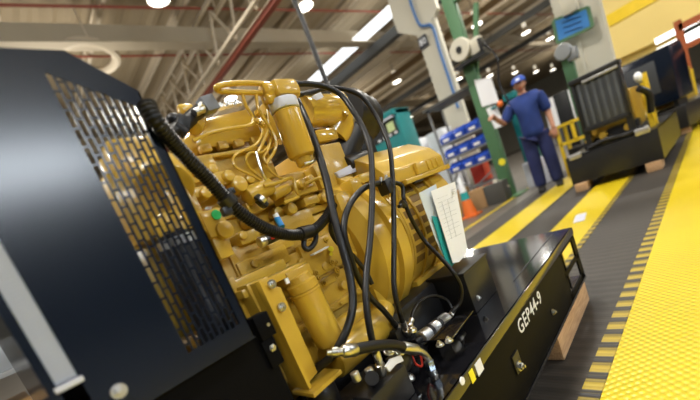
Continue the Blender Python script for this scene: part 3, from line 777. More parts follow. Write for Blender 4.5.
# terminal box on top
b = MB()
p = [at(*q, .74) for q in ((372, 171), (386, 205), (418, 190), (448, 176), (444, 163), (430, 148))]
zt = 1.0
xa, xb = 0.99, 1.40
prof = [(0.72, 0.86), (0.72, 0.905), (0.755, 0.95), (0.84, 1.0), (1.10, 1.0), (1.18, 0.95), (1.22, 0.86)]
b.prism([Vector((xa, y, z)) for y, z in prof], (xb-xa, 0, 0), 0.006)
b.span((xa+0.09, 0.705, 0.845), (xb+0.01, 0.74, 0.862), 0.004)
b.span((xa+0.18, 0.705, 0.862), (xb-0.08, 0.722, 0.905), 0.004)
for x in (1.24, 1.275, 1.31): b.span((x, 0.700, 0.866), (x+0.010, 0.71, 0.90), 0.002)
b.build('terminal_box', 'yellow', alt)
b = MB(); b.span((1.13, 0.708, 0.838), (1.19, 0.722, 0.848), 0.002); b.build('box_latch', 'satin', alt)
b = MB(); b.box(at(352, 188, .78), (0.05, 0.05, 0.05), bev=0.008); b.box(at(366, 178, .78), (0.12, 0.05, 0.03), bev=0.006); b.box(at(395, 192, .70), (0.03, 0.03, 0.09), bev=0.004); b.build('cable_bracket', 'yellow', alt)
# control connector block
b = MB(); b.box(at(386, 187, .66), (0.035, 0.035, 0.042), Matrix.Rotation(-0.1, 3, 'Y'), 0.004); cb = b.build('connector_block', 'satin', G)
b = MB()
for p in ((381, 178), (386, 176), (389, 178)): b.cyl(at(p[0], p[1], .66), at(p[0]-1, p[1]+6, .66), 0.0055, n=10)
b.build('connector_screw', 'steel', cb)
# --- corrugated loom
b = MB()
b.tube([at(147, 104, .60), at(151, 113, .598), at(158, 124, .60), at(172, 141, .615), at(190, 161, .63), at(209, 180, .645), at(226, 199, .655), at(240, 212, .66), at(257, 224, .665), (at(275, 232, .67)), at(295, 235, .675), at(313, 230, .68), at(325, 219, .69), at(333, 205, .70)], (0.0145, 0.0125), n=16, ribs=0.006, ribd=0.0022)
loom = b.build('corrugated_conduit', 'conduit', G)
b = MB(); P = at(228, 201, .656); b.lathe(at(224, 197, .655), at(231, 204, .657), [(0, 0.0185), (1, 0.0185)], 18); b.box(P+Vector((0.012, -0.004, 0.016)), (0.014, 0.012, 0.012), bev=0.002); b.box(P+Vector((-0.012, 0.0, -0.018)), (0.02, 0.016, 0.018), bev=0.004); b.build('conduit_clamp', 'satin', loom)
b = MB(); b.lathe(at(300, 234, .676), at(311, 231, .68), [(0, 0.016), (1, 0.016)], 16); b.build('tape_wrap', 'rubber', loom)
b = MB(); b.cyl(at(228, 207, .66), at(224, 209, .66), 0.004); b.build('clamp_screw', 'steel', loom)
b = MB(); b.tube([at(305, 234, .69), at(304, 246, .69), at(309, 249, .685), at(315, 242, .685), at(316, 233, .69)], 0.0065, n=10); b.build('wire_loop', 'rubber', loom)
# --- hoses
def hose(pts, r, fit=None, m='rubber', name='rubber_hose'):
    q = MB(); q.tube([at(*p) for p in pts], r, n=14, sm=8); o = q.build(name, m, G)
    return o
h1 = hose([(296, 84, .78), (310, 84, .77), (326, 87, .75), (341, 95, .73), (353, 111, .70), (363, 128, .68), (370, 148, .66), (372, 172, .64), (372, 205, .62), (370, 240, .605), (366, 280, .595), (367, 310, .59), (372, 340, .59), (378, 360, .60)], 0.0085)
h2 = hose([(297, 95, .80), (312, 92, .82), (330, 88, .80), (347, 90, .76), (362, 97, .73), (375, 114, .71), (384, 132, .69), (390, 150, .67), (393, 185, .65), (394, 240, .64), (394, 285, .635), (399, 310, .64), (405, 328, .66)], 0.0075)
h3 = hose([(297, 100, .79), (307, 122, .73), (318, 152, .69), (327, 182, .67), (333, 212, .655), (341, 243, .64), (349, 272, .63), (353, 299, .62), (350, 320, .62), (342, 340, .63), (332, 356, .65), (318, 368, .68), (306, 380, .72)], 0.010)
h4 = hose([(379, 183, .66), (366, 187, .65), (354, 198, .64), (346, 214, .635), (344, 232, .635), (349, 252, .64), (357, 275, .65), (370, 297, .66), (384, 311, .67), (396, 326, .68)], 0.0082)
h5 = hose([(392, 182, .67), (402, 186, .665), (404, 200, .665), (411, 218, .665), (424, 240, .67), (440, 257, .62), (453, 272, .585), (461, 288, .585), (460, 302, .60), (452, 312, .62)], 0.0068)
h6 = hose([(453, 311, .645), (446, 300, .66), (434, 296, .67), (422, 300, .67), (414, 310, .665), (411, 321, .66)], 0.006)
h7 = hose([(333, 212, .67), (331, 230, .69), (338, 243, .70), (352, 255, .70), (366, 272, .70), (372, 284, .70)], 0.0065)
b = MB(); b.lathe(at(401, 202, .66), at(405, 206, .66), [(0, 0.010), (1, 0.010)], 12); b.box(at(400, 206, .655), (0.014, 0.012, 0.01), bev=0.002); b.build('cable_tie', 'satin', h5)
def fitting(host, a, c, r, m='steel'):
    q = MB(); a, c = at(*a), at(*c); q.lathe(a, c, [(0, r*0.9), (0.1, r), (0.42, r), (0.45, r*0.75), (0.55, r*0.75), (0.58, r*1.15), (0.92, r*1.15), (1, r)], 12); q.build('hose_fitting', m, host)
fitting(h1, (375, 350, .595), (383, 374, .61), 0.0105)
fitting(h2, (403, 322, .65), (408, 335, .67), 0.009)
fitting(h5, (455, 308, .645), (450, 316, .64), 0.0085)
fitting(h6, (412, 319, .66), (409, 327, .66), 0.0085)
fitting(h4, (393, 322, .68), (400, 331, .69), 0.0095)
# braided delivery hose at the front
YB = .575
h8 = hose([(352, 350.5, YB), (362, 348, YB), (378, 345.5, YB), (392, 345, YB), (404, 347.5, YB)], 0.0130)
q = MB(); q.lathe(at(327, 353, YB+.02), at(343, 351.5, YB), [(0, 0.006), (0.3, 0.007), (0.32, 0.011), (0.7, 0.011), (0.72, 0.009), (1, 0.009)], 12); q.lathe(at(342, 351.5, YB), at(356, 349.5, YB), [(0, 0.0095), (0.2, 0.0145), (0.9, 0.0145), (1, 0.012)], 16); q.build('hose_fitting', 'steel', h8)
q = MB(); q.lathe(at(402, 347, YB), at(417, 350, YB), [(0, 0.0118), (0.1, 0.0148), (0.9, 0.0148), (1, 0.010)], 16); q.tube([at(416, 350, YB), at(423, 353, YB), at(428, 359, YB), at(430, 366, YB)], 0.009, n=14); q.build('steel_elbow', 'steel', h8)
q = MB(); q.lathe(at(428.5, 361, YB), at(431, 369, YB), [(0, 0.0145), (1, 0.0145)], 6); q.build('blue_nut', 'blued', h8)
q = MB(); q.lathe(at(434, 378, YB), at(437, 386, YB), [(0, 0.0125), (1, 0.0125)], 6); q.build('blue_nut', 'blued', h8)
q = MB(); q.lathe(at(431, 368, YB), at(435, 379, YB), [(0, 0.010), (0.5, 0.013), (1, 0.010)], 14); q.tube([at(436, 384, YB), at(438, 395, YB), at(436, 408, YB), at(434, 416, YB)], 0.008, n=12); q.build('pipe_end', 'steel', h8)
# solenoid valve on a bracket plate
b = MB(); s0, s1 = at(420, 339, .64), at(447, 318, .64); b.lathe(s0, s1, [(0, 0.013), (0.02, 0.0205), (0.28, 0.0205), (0.3, 0.0218), (0.34, 0.0218), (0.36, 0.0205), (0.60, 0.0205), (0.62, 0.0218), (0.66, 0.0218), (0.68, 0.0205), (0.97, 0.0205), (1, 0.013)], 28)
sol = b.build('fuel_solenoid', 'alu', G)
dd = (s1-s0)
for t in (0.30, 0.62): b = MB(); b.lathe(s0+dd*(t-.03), s0+dd*(t+.05), [(0, 0.0224), (1, 0.0224)], 24); b.build('clamp_band', 'rubber', sol)
b = MB(); b.cyl(s0-dd*0.18, s0, 0.011); b.build('valve_neck', 'rubber', sol)
b = MB(); zp = atz(440, 340, .43).z; b.prism([atz(*p, .415) for p in ((404, 345), (452, 340), (474, 312), (455, 318))], (0, 0, 0.006), 0.0015)
pc = atz(432, 335, .415); b.span((pc.x-.03, pc.y-.03, ZD), (pc.x+.03, pc.y+.03, 0.416))
brk = b.build('valve_bracket', 'gloss', G)
for p in ((449, 341), (440, 345)): q = MB(); q.bolt(atz(p[0], p[1], .421), (0, 0, 1), 0.007); q.build('bolt', 'steel', brk)
# black pump / junction lumps on deck
b = MB()
b.span((at(352, 366, .62).x-0.02, .58, ZD), (at(352, 366, .62).x+0.12, .70, 0.445), 0.006)
b.cyl(atz(372, 378, .445), atz(372, 378, .48), 0.016); b.box(at(400, 362, .62), (0.05, 0.05, 0.045), bev=0.006); b.cyl(at(408, 352, .64), at(425, 348, .66), 0.02, bev=0.004)
b.box(at(398, 334, .70), (0.07, 0.05, 0.05), bev=0.006)
jb = b.build('fuel_lift_pump', 'satin', G)
for p in ((370, 373), (356, 377)): q = MB(); q.cyl(at(*p, .60)-Vector((0, 0, 0.01)), at(*p, .60)+Vector((0, 0, 0.012)), 0.010, n=16, bev=0.002); q.build('banjo_bolt', 'alu', jb)
for p, m in (((389, 352), 'steel'), ((410, 378), 'steel'), ((400, 352), 'alu'), ((412, 330), 'steel')): q = MB(); q.bolt(at(*p, .60), (0, -0.3, 1), 0.008); q.build('bolt', m, jb)
b = MB(); b.prism([at(*p, .58) for p in ((386, 367), (391, 359), (401, 355), (404, 361), (396, 364), (390, 372))], (0, 0.006, 0), 0.001); b.build('bent_strap', 'white', jb)
b = MB(); b.tube([at(412, 356, .60), at(416, 364, .595), at(422, 366, .595), at(421, 356, .60)], 0.003); b.build('red_wire', 'red', jb)
# battery box & deck fill cap
b = MB()
b.span((1.04, 0.600, ZD), (1.235, 0.74, 0.503), 0.005); b.span((1.035, 0.595, 0.503), (1.24, 0.745, 0.513), 0.003)
bb = b.build('battery_box', 'satin', G)
bolts(bb, ((478, 298),), 0.598, 0.006, 'steel')
b = MB(); P = atz(444, 286, .43); b.lathe(P, P+Vector((0, 0, 0.03)), [(0, 0.032), (0.6, 0.034), (0.9, 0.03), (1, 0.02)], 20); b.cyl(Vector((P.x, P.y, ZD)), P, 0.024); b.build('filler_cap', 'satin', G)
b = MB(); b.span((0.75, 0.72, ZD), (1.15, 0.80, 0.50), 0.01); b.span((0.45, 0.82, ZD), (1.1, 0.86, 0.50), 0.01); b.build('inner_crossmember', 'satin', G)

# --- wood blocks beneath
def block_(name, lab, x0, x1, y0, y1):
    q = MB(); q.span((x0, y0, 0.0), (x1, y1, 0.0995), 0.003)
    return tag(q.build(name, 'wood'), lab, 'wood block')
block_('timber_block', 'bare wooden block under the near corner of the black base, right of lettering', 1.345, 1.905, 0.486, 0.60)
block_('timber_block', 'wooden block under the far corner of the black base, behind the lettering end', 1.345, 1.905, 1.30, 1.415)
block_('timber_block', 'wooden block under the front end of the near base rail', -0.28, 0.25, 0.49, 0.60)
block_('timber_block', 'wooden block under the front end of the far base rail', -0.28, 0.25, 1.30, 1.415)

# --- papers tucked by the alternator
def sheet(name, m, lab, cat, pts, Y, th=0.0015, bow=0.0):
    q = MB(); P = [at(*p, Y + (dy)) for (*p, dy) in pts]
    q.prism(P, (0, th, 0)); o = q.build(name, m); return tag(o, lab, cat)
s1 = sheet('paper_sheet', 'paper', 'white printed sheet in front of the alternator, nearest of the papers', 'paper', [(431, 191, 0), (455, 181.5, .004), (468, 252, 0), (459, 262, -.004), (453, 263, -.004)], 0.640)
def on_sheet(u, v, dz=-0.0012):     # u across, v down
    a, b_, c, d_ = (431, 191), (455, 181.5), (467, 250), (452, 258)
    x = (a[0]*(1-u)+b_[0]*u)*(1-v)+(d_[0]*(1-u)+c[0]*u)*v; y = (a[1]*(1-u)+b_[1]*u)*(1-v)+(d_[1]*(1-u)+c[1]*u)*v
    return at(x, y, 0.640+dz-0.0015)
q = MB()
for k in range(11):
    v = 0.14+k*0.06
    q.bar(on_sheet(0.12, v), on_sheet(0.85 if k % 3 else 0.6, v), 0.0009, 0.0006)
for u in (0.3, 0.55): q.bar(on_sheet(u, 0.2), on_sheet(u, 0.75), 0.0007, 0.0006)
q.build('printed_lines', 'ink', s1)
q = MB()
for k in range(3): q.bar(on_sheet(0.80, 0.10+0.028*k), on_sheet(0.95, 0.10+0.028*k), 0.0026, 0.0006)
q.build('printed_block', 'dark_ink', s1)
sheet('plastic_sleeve', 'film', 'clear plastic document sleeve behind the printed sheet', 'sleeve', [(419, 193, 0), (436, 184, .0), (442, 215, 0), (452, 262, 0), (448, 266, 0), (436, 240, 0)], 0.655)
sheet('teal_folder', 'teal_card', 'teal card folder edge showing left of the white sheet', 'folder', [(432, 216, 0), (438, 217, 0), (456, 262, 0), (452, 266, 0), (446, 262, 0)], 0.6485)

# ==================================================================== BACKGROUND
# --- green jib post with reel
PB = atz(511, 196, 0)
t = thing('green_post', 'tall green steel post with yellow disc sticker and hose reel, left of worker', 'post', (PB.x, PB.y, -0.004))
b = MB(); w_ = 0.19
b.span((PB.x-w_/2, PB.y-w_/2, -0.004), (PB.x+w_/2, PB.y+w_/2, 4.6), 0.01); b.span((PB.x-0.25, PB.y-0.25, -0.012), (PB.x+0.25, PB.y+0.25, 0.015))
b.build('post_column', 'post', t)
tz = atx(457, 5, PB.x-0.13)
b = MB()
b.bar((PB.x, PB.y-0.05, 2.15), (PB.x, PB.y-0.40, 3.2), 0.07, 0.07); b.bar((PB.x, PB.y, 3.5), (PB.x, PB.y-2.6, 3.6), 0.14, 0.2); b.build('jib_arm', 'post', t)
rc = atx(461, 50, PB.x-0.22)
b = MB(); b.lathe(rc+Vector((-0.08, 0, 0)), rc+Vector((0.07, 0, 0)), [(0, 0.17), (0.15, 0.18), (0.2, 0.13), (0.8, 0.13), (0.85, 0.18), (1, 0.17)], 28); rl = b.build('hose_reel', 'frame', t); rl.data.materials[0] = M['cream']
b = MB(); b.cyl(rc+Vector((-0.10, 0, 0)), rc+Vector((-0.075, 0, 0)), 0.05); b.build('reel_hub', 'satin', t)
b = MB(); b.box(rc+Vector((0.1, -0.22, -0.06)), (0.2, 0.2, 0.24), bev=0.02); b.build('reel_motor', 'cream', t)
b = MB(); b.box(rc+Vector((0.05, -0.10, -0.24)), (0.25, 0.56, 0.05)); b.box(rc+Vector((0.05, -0.33, -0.10)), (0.2, 0.05, 0.2)); b.build('reel_shelf', 'satin', t)
p = atx(502, 162, PB.x-0.098); b = MB(); b.lathe(p, p+Vector((-0.004, 0, 0)), [(0, 0.062), (1, 0.062)], 18); b.build('disc_sticker', 'cap', t)
b = MB(); b.tube([rc+Vector((0.05, -0.3, 0)), rc+Vector((0, -0.5, -0.4)), rc+Vector((0, -0.42, -0.8)), rc+Vector((0, -0.5, -1.2))], 0.015); b.build('air_hose', 'rubber', t)
b = MB()
for k, (x, y) in enumerate(((495, 181), (499, 187), (497, 193), (501, 182), (505, 186))): b.cyl(atx(x, y, PB.x-0.24), atx(x+3, y+1, PB.x-0.12), 0.04, n=10)
b.build('valve_cluster', 'cream', t)
tz = atx(500, 104, PB.x-0.2)
b = MB(); b.bar((PB.x, PB.y, tz.z), (tz.x, tz.y, tz.z), 0.03, 0.03); b.build('handle_bracket', 'teal', t)
b = MB(); b.ball(tz, 0.05, (1, 1, 1.1)); b.build('orange_handle', 'orange', t)
def face_sheet(name, m, lab, cat, pts, X, th=0.006):
    q = MB(); q.prism([atx(*p, X) for p in pts], (th, 0, 0)); return tag(q.build(name, m), lab, cat)
face_sheet('wall_sheet', 'paper', 'white sheet taped high on the green post', 'paper', [(474, 80), (491, 77.5), (499, 102), (482, 107)], PB.x-0.105)
face_sheet('wall_sheet', 'paper', 'second white sheet on the green post under the upper one', 'paper', [(486, 109), (496, 105), (505, 125), (495, 129)], PB.x-0.105)
# --- worker
def skin(name, pts, edges, m, parent, root=0, sub=2):
    me = bpy.data.meshes.new(name); me.from_pydata([p for p, r in pts], edges, [])
    o = bpy.data.objects.new(name, me); C.objects.link(o); me.materials.append(M[m])
    md = o.modifiers.new('s', 'SKIN'); md.use_smooth_shade = True
    for i, (p, r) in enumerate(pts):
        sv = me.skin_vertices[0].data[i]; sv.radius = r if isinstance(r, tuple) else (r, r); sv.use_root = (i == root)
    o.modifiers.new('u', 'SUBSURF').levels = sub; o.modifiers['u'].render_levels = sub
    dg = bpy.context.evaluated_depsgraph_get()
    me2 = bpy.data.meshes.new_from_object(o.evaluated_get(dg))
    o.modifiers.clear(); o.data = me2
    me2.materials.clear(); me2.materials.append(M[m])
    for p in me2.polygons: p.use_smooth = True
    if parent is not None: o.parent = parent; o.matrix_parent_inverse = Matrix.Identity(4)
    return o
W = thing('person', 'person in blue work shirt, navy trousers and blue cap, arm held out to left', 'person', (6.47, 1.74, 0.0), math.radians(-168))
# local frame: +X is the way the figure faces, +Y its left side; heights in metres
# arm on +... the figure faces the camera, so its right arm (-Y) is on the picture's left
body = [((0, 0, 0.96), (0.125, 0.105)), ((0.0, 0, 1.12), (0.125, 0.105)), ((0.01, 0, 1.28), (0.15, 0.11)), ((0.0, 0, 1.42), (0.12, 0.085)), ((0.01, 0, 1.50), 0.058), ((0.02, 0, 1.56), 0.056),
        ((0.0, -0.19, 1.41), 0.066), ((0.06, -0.35, 1.20), 0.05), ((0.24, -0.42, 1.30), 0.037), ((0.28, -0.435, 1.325), 0.035),
        ((0.0, 0.19, 1.41), 0.066), ((-0.03, 0.26, 1.14), 0.05), ((0.06, 0.27, 0.91), 0.036), ((0.08, 0.27, 0.84), 0.034),
        ((0, -0.085, 0.90), 0.09), ((0.02, -0.10, 0.50), 0.072), ((0, -0.11, 0.09), 0.05), ((0, 0.085, 0.90), 0.09), ((0.02, 0.13, 0.50), 0.072), ((-0.03, 0.15, 0.09), 0.05)]
be = [(0, 1), (1, 2), (2, 3), (3, 4), (4, 5), (3, 6), (6, 7), (7, 8), (8, 9), (3, 10), (10, 11), (11, 12), (12, 13), (0, 14), (14, 15), (15, 16), (0, 17), (17, 18), (18, 19)]
skin('body', body, be, 'skin', W)
# head with face: sculpted lathe-like ellipsoid plus nose, brow, ears in one mesh
q = MB(); hc = Vector((0.03, 0, 1.645))
t_ = bmesh.new(); bmesh.ops.create_uvsphere(t_, u_segments=24, v_segments=18, radius=1)
def hd(p):
    x, y, z = p.x*0.098, p.y*0.076, p.z*0.118
    if z < -0.02: k = 1-0.30*min(1, (-z-0.02)/0.1); y *= k; x *= (1-0.12*min(1, (-z-0.02)/0.1))
    if p.x > 0.8 and abs(p.y) < 0.3 and -0.35 < p.z < 0.05: x += 0.018*(1-abs(p.y)/0.3)
    if p.x > 0.6 and 0.05 < abs(p.y) < 0.6 and 0.02 < p.z < 0.2: x -= 0.008
    return hc+Vector((x, y, z))
q.merge(t_, hd)
for sy in (-1, 1): q.ball(hc+Vector((-0.005, sy*0.077, -0.005)), 0.03, (0.7, 0.35, 1.1))
q.lathe(hc+Vector((-0.02, 0, -0.14)), hc+Vector((-0.01, 0, -0.05)), [(0, 0.055), (1, 0.052)], 16)
me_head = q
ho = q.build('head', 'skin'); ho.parent = W
def wp(name, m, fn):
    q_ = MB(); fn(q_); o = q_.build(name, m); o.parent = W; return o
wp('eye', 'dark_ink', lambda q: [q.ball(hc+Vector((0.088, sy*0.030, 0.010)), 0.010, (0.6, 1, 0.7)) for sy in (-1, 1)])
wp('mouth', 'red', lambda q: q.box(hc+Vector((0.088, 0, -0.062)), (0.012, 0.045, 0.008), bev=0.003))
wp('hair', 'hair', lambda q: q.ball(hc+Vector((-0.022, 0, 0.018)), 0.098, (0.92, 0.86, 1.0)))
def capf(q):
    q.lathe(hc+Vector((-0.005, 0, 0.035)), hc+Vector((-0.012, 0, 0.135)), [(0, 0.104), (0.3, 0.104), (0.65, 0.09), (0.88, 0.058), (1, 0.01)], 24)
    q.box(hc+Vector((0.125, 0, 0.045)), (0.10, 0.145, 0.012), Matrix.Rotation(0.25, 3, 'Y'), 0.004)
cp = wp('cap', 'cap_blue', capf)
q = MB(); q.box(hc+Vector((0.096, 0, 0.075)), (0.012, 0.05, 0.035), Matrix.Rotation(-0.2, 3, 'Y')); o = q.build('cap_badge', 'white'); o.parent = cp
shirt = [((0, 0, 0.80), (0.215, 0.18)), ((0, 0, 0.98), (0.215, 0.175)), ((0, 0, 1.12), (0.22, 0.17)), ((0.01, 0, 1.28), (0.235, 0.175)), ((0, 0, 1.42), (0.19, 0.14)), ((0, 0, 1.50), (0.10, 0.095)),
         ((0, -0.19, 1.41), 0.105), ((0.035, -0.28, 1.29), 0.092), ((0.075, -0.355, 1.205), 0.078), ((0, 0.19, 1.41), 0.105), ((-0.02, 0.245, 1.22), 0.088), ((-0.02, 0.26, 1.12), 0.075)]
skin('shirt', shirt, [(0, 1), (1, 2), (2, 3), (3, 4), (4, 5), (4, 6), (6, 7), (7, 8), (4, 9), (9, 10), (10, 11)], 'cloth', W)
tr = [((0, 0, 0.98), (0.18, 0.15)), ((0, -0.10, 0.84), 0.122), ((0.02, -0.105, 0.50), 0.108), ((0.0, -0.11, 0.26), 0.10), ((0.0, -0.11, 0.05), 0.095), ((0, 0.10, 0.84), 0.122), ((0.02, 0.125, 0.50), 0.108), ((-0.02, 0.135, 0.26), 0.10), ((-0.03, 0.14, 0.05), 0.095)]
skin('trousers', tr, [(0, 1), (1, 2), (2, 3), (3, 4), (0, 5), (5, 6), (6, 7), (7, 8)], 'trouser', W)
for (sx_, sy_) in ((0.0, -0.11), (-0.03, 0.15)):
    def shoe(q):
        q.prism([Vector((sx_+x, sy_-0.048, z)) for x, z in ((-0.10, 0.0), (0.20, 0.0), (0.21, 0.03), (0.15, 0.06), (0.06, 0.09), (-0.09, 0.10))], (0, 0.096, 0), 0.015)
    wp('shoe', 'shoe', shoe)
# hands: palm with five separate fingers
def hand(base, dirv, side, curl):
    d = Vector(dirv).normalized(); sd = Vector((0, side, 0)); sd = (sd-d*sd.dot(d)).normalized(); nn = d.cross(sd)
    q = MB(); B = Vector(base)
    R = Matrix((d, sd, nn)).transposed()
    q.box(B+d*0.05, (0.10, 0.085, 0.03), R, 0.012)
    for k, (off, ln) in enumerate(((-0.032, 0.065), (-0.011, 0.078), (0.011, 0.073), (0.032, 0.058))):
        p0 = B+d*0.09+sd*off; p1 = p0+d*ln*0.45-nn*curl*0.2*ln; p2 = p1+d*ln*0.3-nn*curl*0.7*ln; p3 = p2+d*ln*0.05-nn*curl*0.5*ln
        q.tube([p0, p1, p2, p3], (0.0105, 0.0075), n=8, sm=4)
    p0 = B+d*0.03-sd*0.035; q.tube([p0, p0-sd*0.03+d*0.025-nn*0.01, p0-sd*0.03+d*0.06-nn*0.02], (0.013, 0.009), n=8, sm=4)
    o = q.build('hand', 'skin'); o.parent = W
hand((0.275, -0.433, 1.322), (0.9, -0.3, 0.5), 1, 0.9)
hand((0.075, 0.27, 0.86), (0.15, 0, -1), 1, 0.5)
# orange hand lever he reaches for, on its teal stand
# --- background generator (radiator end towards camera)
gl_, gr_ = atz(577, 184, .10), atz(659, 160, .10)
gd = gr_-gl_; grz = math.atan2(gd.x, -gd.y); GP = (gl_+gr_)/2; GP.z = 0; GH = gd.length/2
def bggen(loc, rz, label, parts):
    t = thing('generator_set', label, 'generator', loc, rz, None)
    X = Matrix.Translation(loc) @ Matrix.Rotation(rz, 4, 'Z')
    def part(name, m, fn, host=None):
        q = MB(); fn(q)
        for v in q.bm.verts: v.co = X @ v.co
        return q.build(name, m, host or t)
    return t, part
t, part = bggen((GP.x, GP.y, 0.0), grz, 'black unfinished generator with big ribbed radiator facing camera, beyond lettered base', None)
def base2(q):
    q.span((0.02, -0.42, 0.12), (1.9, 0.42, 0.40))
    q.span((0, -0.46, 0.10), (0.012, 0.46, 0.44), 0.004); q.span((0, -0.46, 0.42), (1.95, 0.46, 0.44))
    q.span((0, -0.46, 0.10), (1.95, -0.448, 0.44)); q.span((0, 0.448, 0.10), (1.95, 0.46, 0.44))
part('base_frame', 'satin', base2)
def rad(q): q.span((0.10, -0.235, 0.70), (0.22, 0.195, 1.23), 0.01)
rd = part('radiator', 'radgrey', rad)
def ribs(q):
    for k in range(6): q.span((0.088, -0.215+0.07*k, 0.71), (0.10, -0.187+0.07*k, 1.20), 0.003)
part('radiator_rib', 'radlight', ribs, rd)
def topb(q): q.span((0.06, -0.275, 1.22), (0.26, 0.235, 1.28), 0.015); q.span((0.08, -0.265, 0.66), (0.24, -0.23, 1.23), 0.008); q.span((0.08, 0.19, 0.66), (0.24, 0.225, 1.23), 0.008); q.span((0.08, -0.265, 0.65), (0.24, 0.225, 0.70), 0.008)
part('radiator_frame', 'satin', topb, rd)
part('header_highlight', 'alu', lambda q: q.span((0.055, -0.25, 1.195), (0.085, 0.10, 1.222), 0.003), rd)  # bright strip stands in for the highlight on the black top bar
for s_ in (-1, 1): part('frame_leg', 'satin', lambda q: q.span((0.1, s_*0.215-0.05, 0.44), (0.2, s_*0.215+0.01, 0.68)))
def eng2(q):
    q.span((0.35, -0.26, 0.50), (1.0, 0.26, 0.95), 0.03); q.span((0.4, -0.14, 0.95), (0.9, 0.14, 1.15), 0.03); q.lathe((1.0, 0, 0.72), (1.5, 0, 0.72), [(0, 0.28), (0.2, 0.28), (0.25, 0.24), (1, 0.24)], 24)
    for y in (-0.2, 0.05, 0.2): q.cyl((0.12, y, 0.55), (0.35, y, 0.55), 0.04)
part('engine_block', 'cast', eng2)
part('sump_guard', 'satin', lambda q: [q.span((0.2, -0.30, 0.44), (0.34, 0.02, 0.60), 0.02), q.span((0.24, 0.1, 0.44), (0.34, 0.3, 0.55), 0.02)])
part('coolant_hose', 'rubber', lambda q: [q.tube([(0.05, 0.2, 0.47), (0.02, 0.0, 0.50), (0.04, -0.18, 0.48), (0.02, -0.36, 0.50)], 0.03, n=10), q.tube([(0.2, -0.36, 0.9), (0.3, -0.42, 0.8), (0.32, -0.40, 0.6)], 0.035, n=10)])
part('end_bracket', 'alu', lambda q: q.span((-0.01, 0.28, 0.40), (0.05, 0.42, 0.46), 0.01)); part('end_bracket', 'alu', lambda q: q.span((-0.01, -0.40, 0.42), (0.04, -0.26, 0.50), 0.02))
part('coolant_bottle', 'white', lambda q: q.ball((0.32, -0.36, 1.02), 0.04, (1, 1, 1.4)))
part('support_post', 'safety', lambda q: [q.span((0.40, -0.40, 0.44), (0.45, -0.35, 0.95)), q.span((0.62, -0.40, 0.44), (0.67, -0.35, 1.05))])
for (x, y, lab) in ((0.06, -0.36, 'wooden block under right front corner of background generator'), (0.06, 0.36, 'wooden block under left front corner of background generator'), (1.6, -0.36, 'wooden block under rear of background generator, near its far right corner'), (1.6, 0.36, 'wooden block under far left corner of background generator')):
    P = Matrix.Translation(GP) @ Matrix.Rotation(grz, 4, 'Z') @ Vector((x, y, 0))
    q = MB(); q.box((P.x+0.05, P.y, 0.0495), (0.30, 0.14, 0.099), Matrix.Rotation(grz, 3, 'Z'), 0.004); tag(q.build('timber_block', 'wood'), lab, 'wood block')
# second background generator, with closed guard box
G3 = Vector((8.0, 0.45, 0)); t, part = bggen((G3.x, G3.y, 0.0), math.radians(-8), 'black generator with boxy shroud and grey side panel, farthest right one', None)
def b3(q): q.span((0, -0.46, 0.10), (1.9, 0.46, 0.44), 0.01)
part('base_frame', 'satin', b3)
part('radiator_shroud', 'shroud', lambda q: q.prism([(0.0, -0.42, 0.55), (0.0, -0.42, 1.36), (0.5, -0.42, 1.40), (0.62, -0.42, 1.2), (0.62, -0.42, 0.55)], (0, 0.86, 0), 0.012))
part('radiator_panel', 'radgrey', lambda q: q.span((-0.012, -0.22, 0.75), (0.0, 0.36, 1.24), 0.004))
part('engine_block', 'cast', lambda q: [q.span((0.65, -0.26, 0.46), (1.3, 0.26, 0.98), 0.03), q.span((0.7, -0.15, 0.98), (1.2, 0.15, 1.15), 0.02)])
part('shroud_foot', 'satin', lambda q: [q.span((0.1, -0.36, 0.44), (0.5, -0.3, 0.56)), q.span((0.1, 0.3, 0.44), (0.5, 0.36, 0.56))])
for (x, y, lab) in ((0.2, -0.36, 'wooden block under the farthest generator, right front'), (0.2, 0.36, 'wooden block under the farthest generator, left front'), (1.6, 0.0, 'wooden block under the farthest generator, rear end')):
    P = Matrix.Translation(G3) @ Matrix.Rotation(math.radians(-8), 4, 'Z') @ Vector((x, y, 0))
    q = MB(); q.box((P.x, P.y, 0.0495), (0.30, 0.14, 0.099), None, 0.004); tag(q.build('timber_block', 'wood'), lab, 'wood block')
# --- cream column behind radiator, blue sign
cx = 9.6; ca, cb_ = atx(566, 60, cx), atx(610, 45, cx)
b = MB(); b.span((cx, cb_.y, -0.012), (cx+0.5, ca.y, ZR)); b.span((cx-0.06, (ca.y+cb_.y)/2+0.06, -0.012), (cx, (ca.y+cb_.y)/2+0.12, ZR)); structure(b.build('column', 'cream'))
sp = [atx(*p, cx-0.3) for p in ((555, 21), (586, 9), (590, 26), (559, 41))]
t = tag(thing('hanging_sign', 'blue hanging sign board left of the cream column, above radiator', 'sign', sum(sp, Vector())/4), None)
b = MB(); b.prism(sp, (0.03, 0, 0)); b.build('sign_board', 'sign', t)
cen = sum(sp, Vector())/4; ex = sp[1]-sp[0]; ez = sp[0]-sp[3]
b = MB()
for k in range(3):
    v = 0.25-0.25*k
    b.bar(cen+ex*-0.3+ez*v+Vector((-0.004, 0, 0)), cen+ex*0.3+ez*v+Vector((-0.004, 0, 0)), 0.05, 0.008)
b.build('sign_lettering', 'pipe_blue', t)
b = MB(); g_ = [cen+(p-cen)*1.12 for p in sp]
for i in range(4): b.bar(g_[i]+Vector((0.03, 0, 0)), g_[(i+1) % 4]+Vector((0.03, 0, 0)), 0.06, 0.05)
b.build('sign_frame', 'post', t)
b = MB(); b.bar(cen+ez*0.6, Vector((cen.x, cen.y, ZR-0.1)), 0.04, 0.04); b.build('sign_hanger', 'duct', t)
b = MB(); P = atx(569, 5, cx-0.3); b.box(P, (0.2, 0.26, 0.32), bev=0.03); tag(b.build('junction_box', 'cream'), 'pale grey box above the blue sign', 'box')
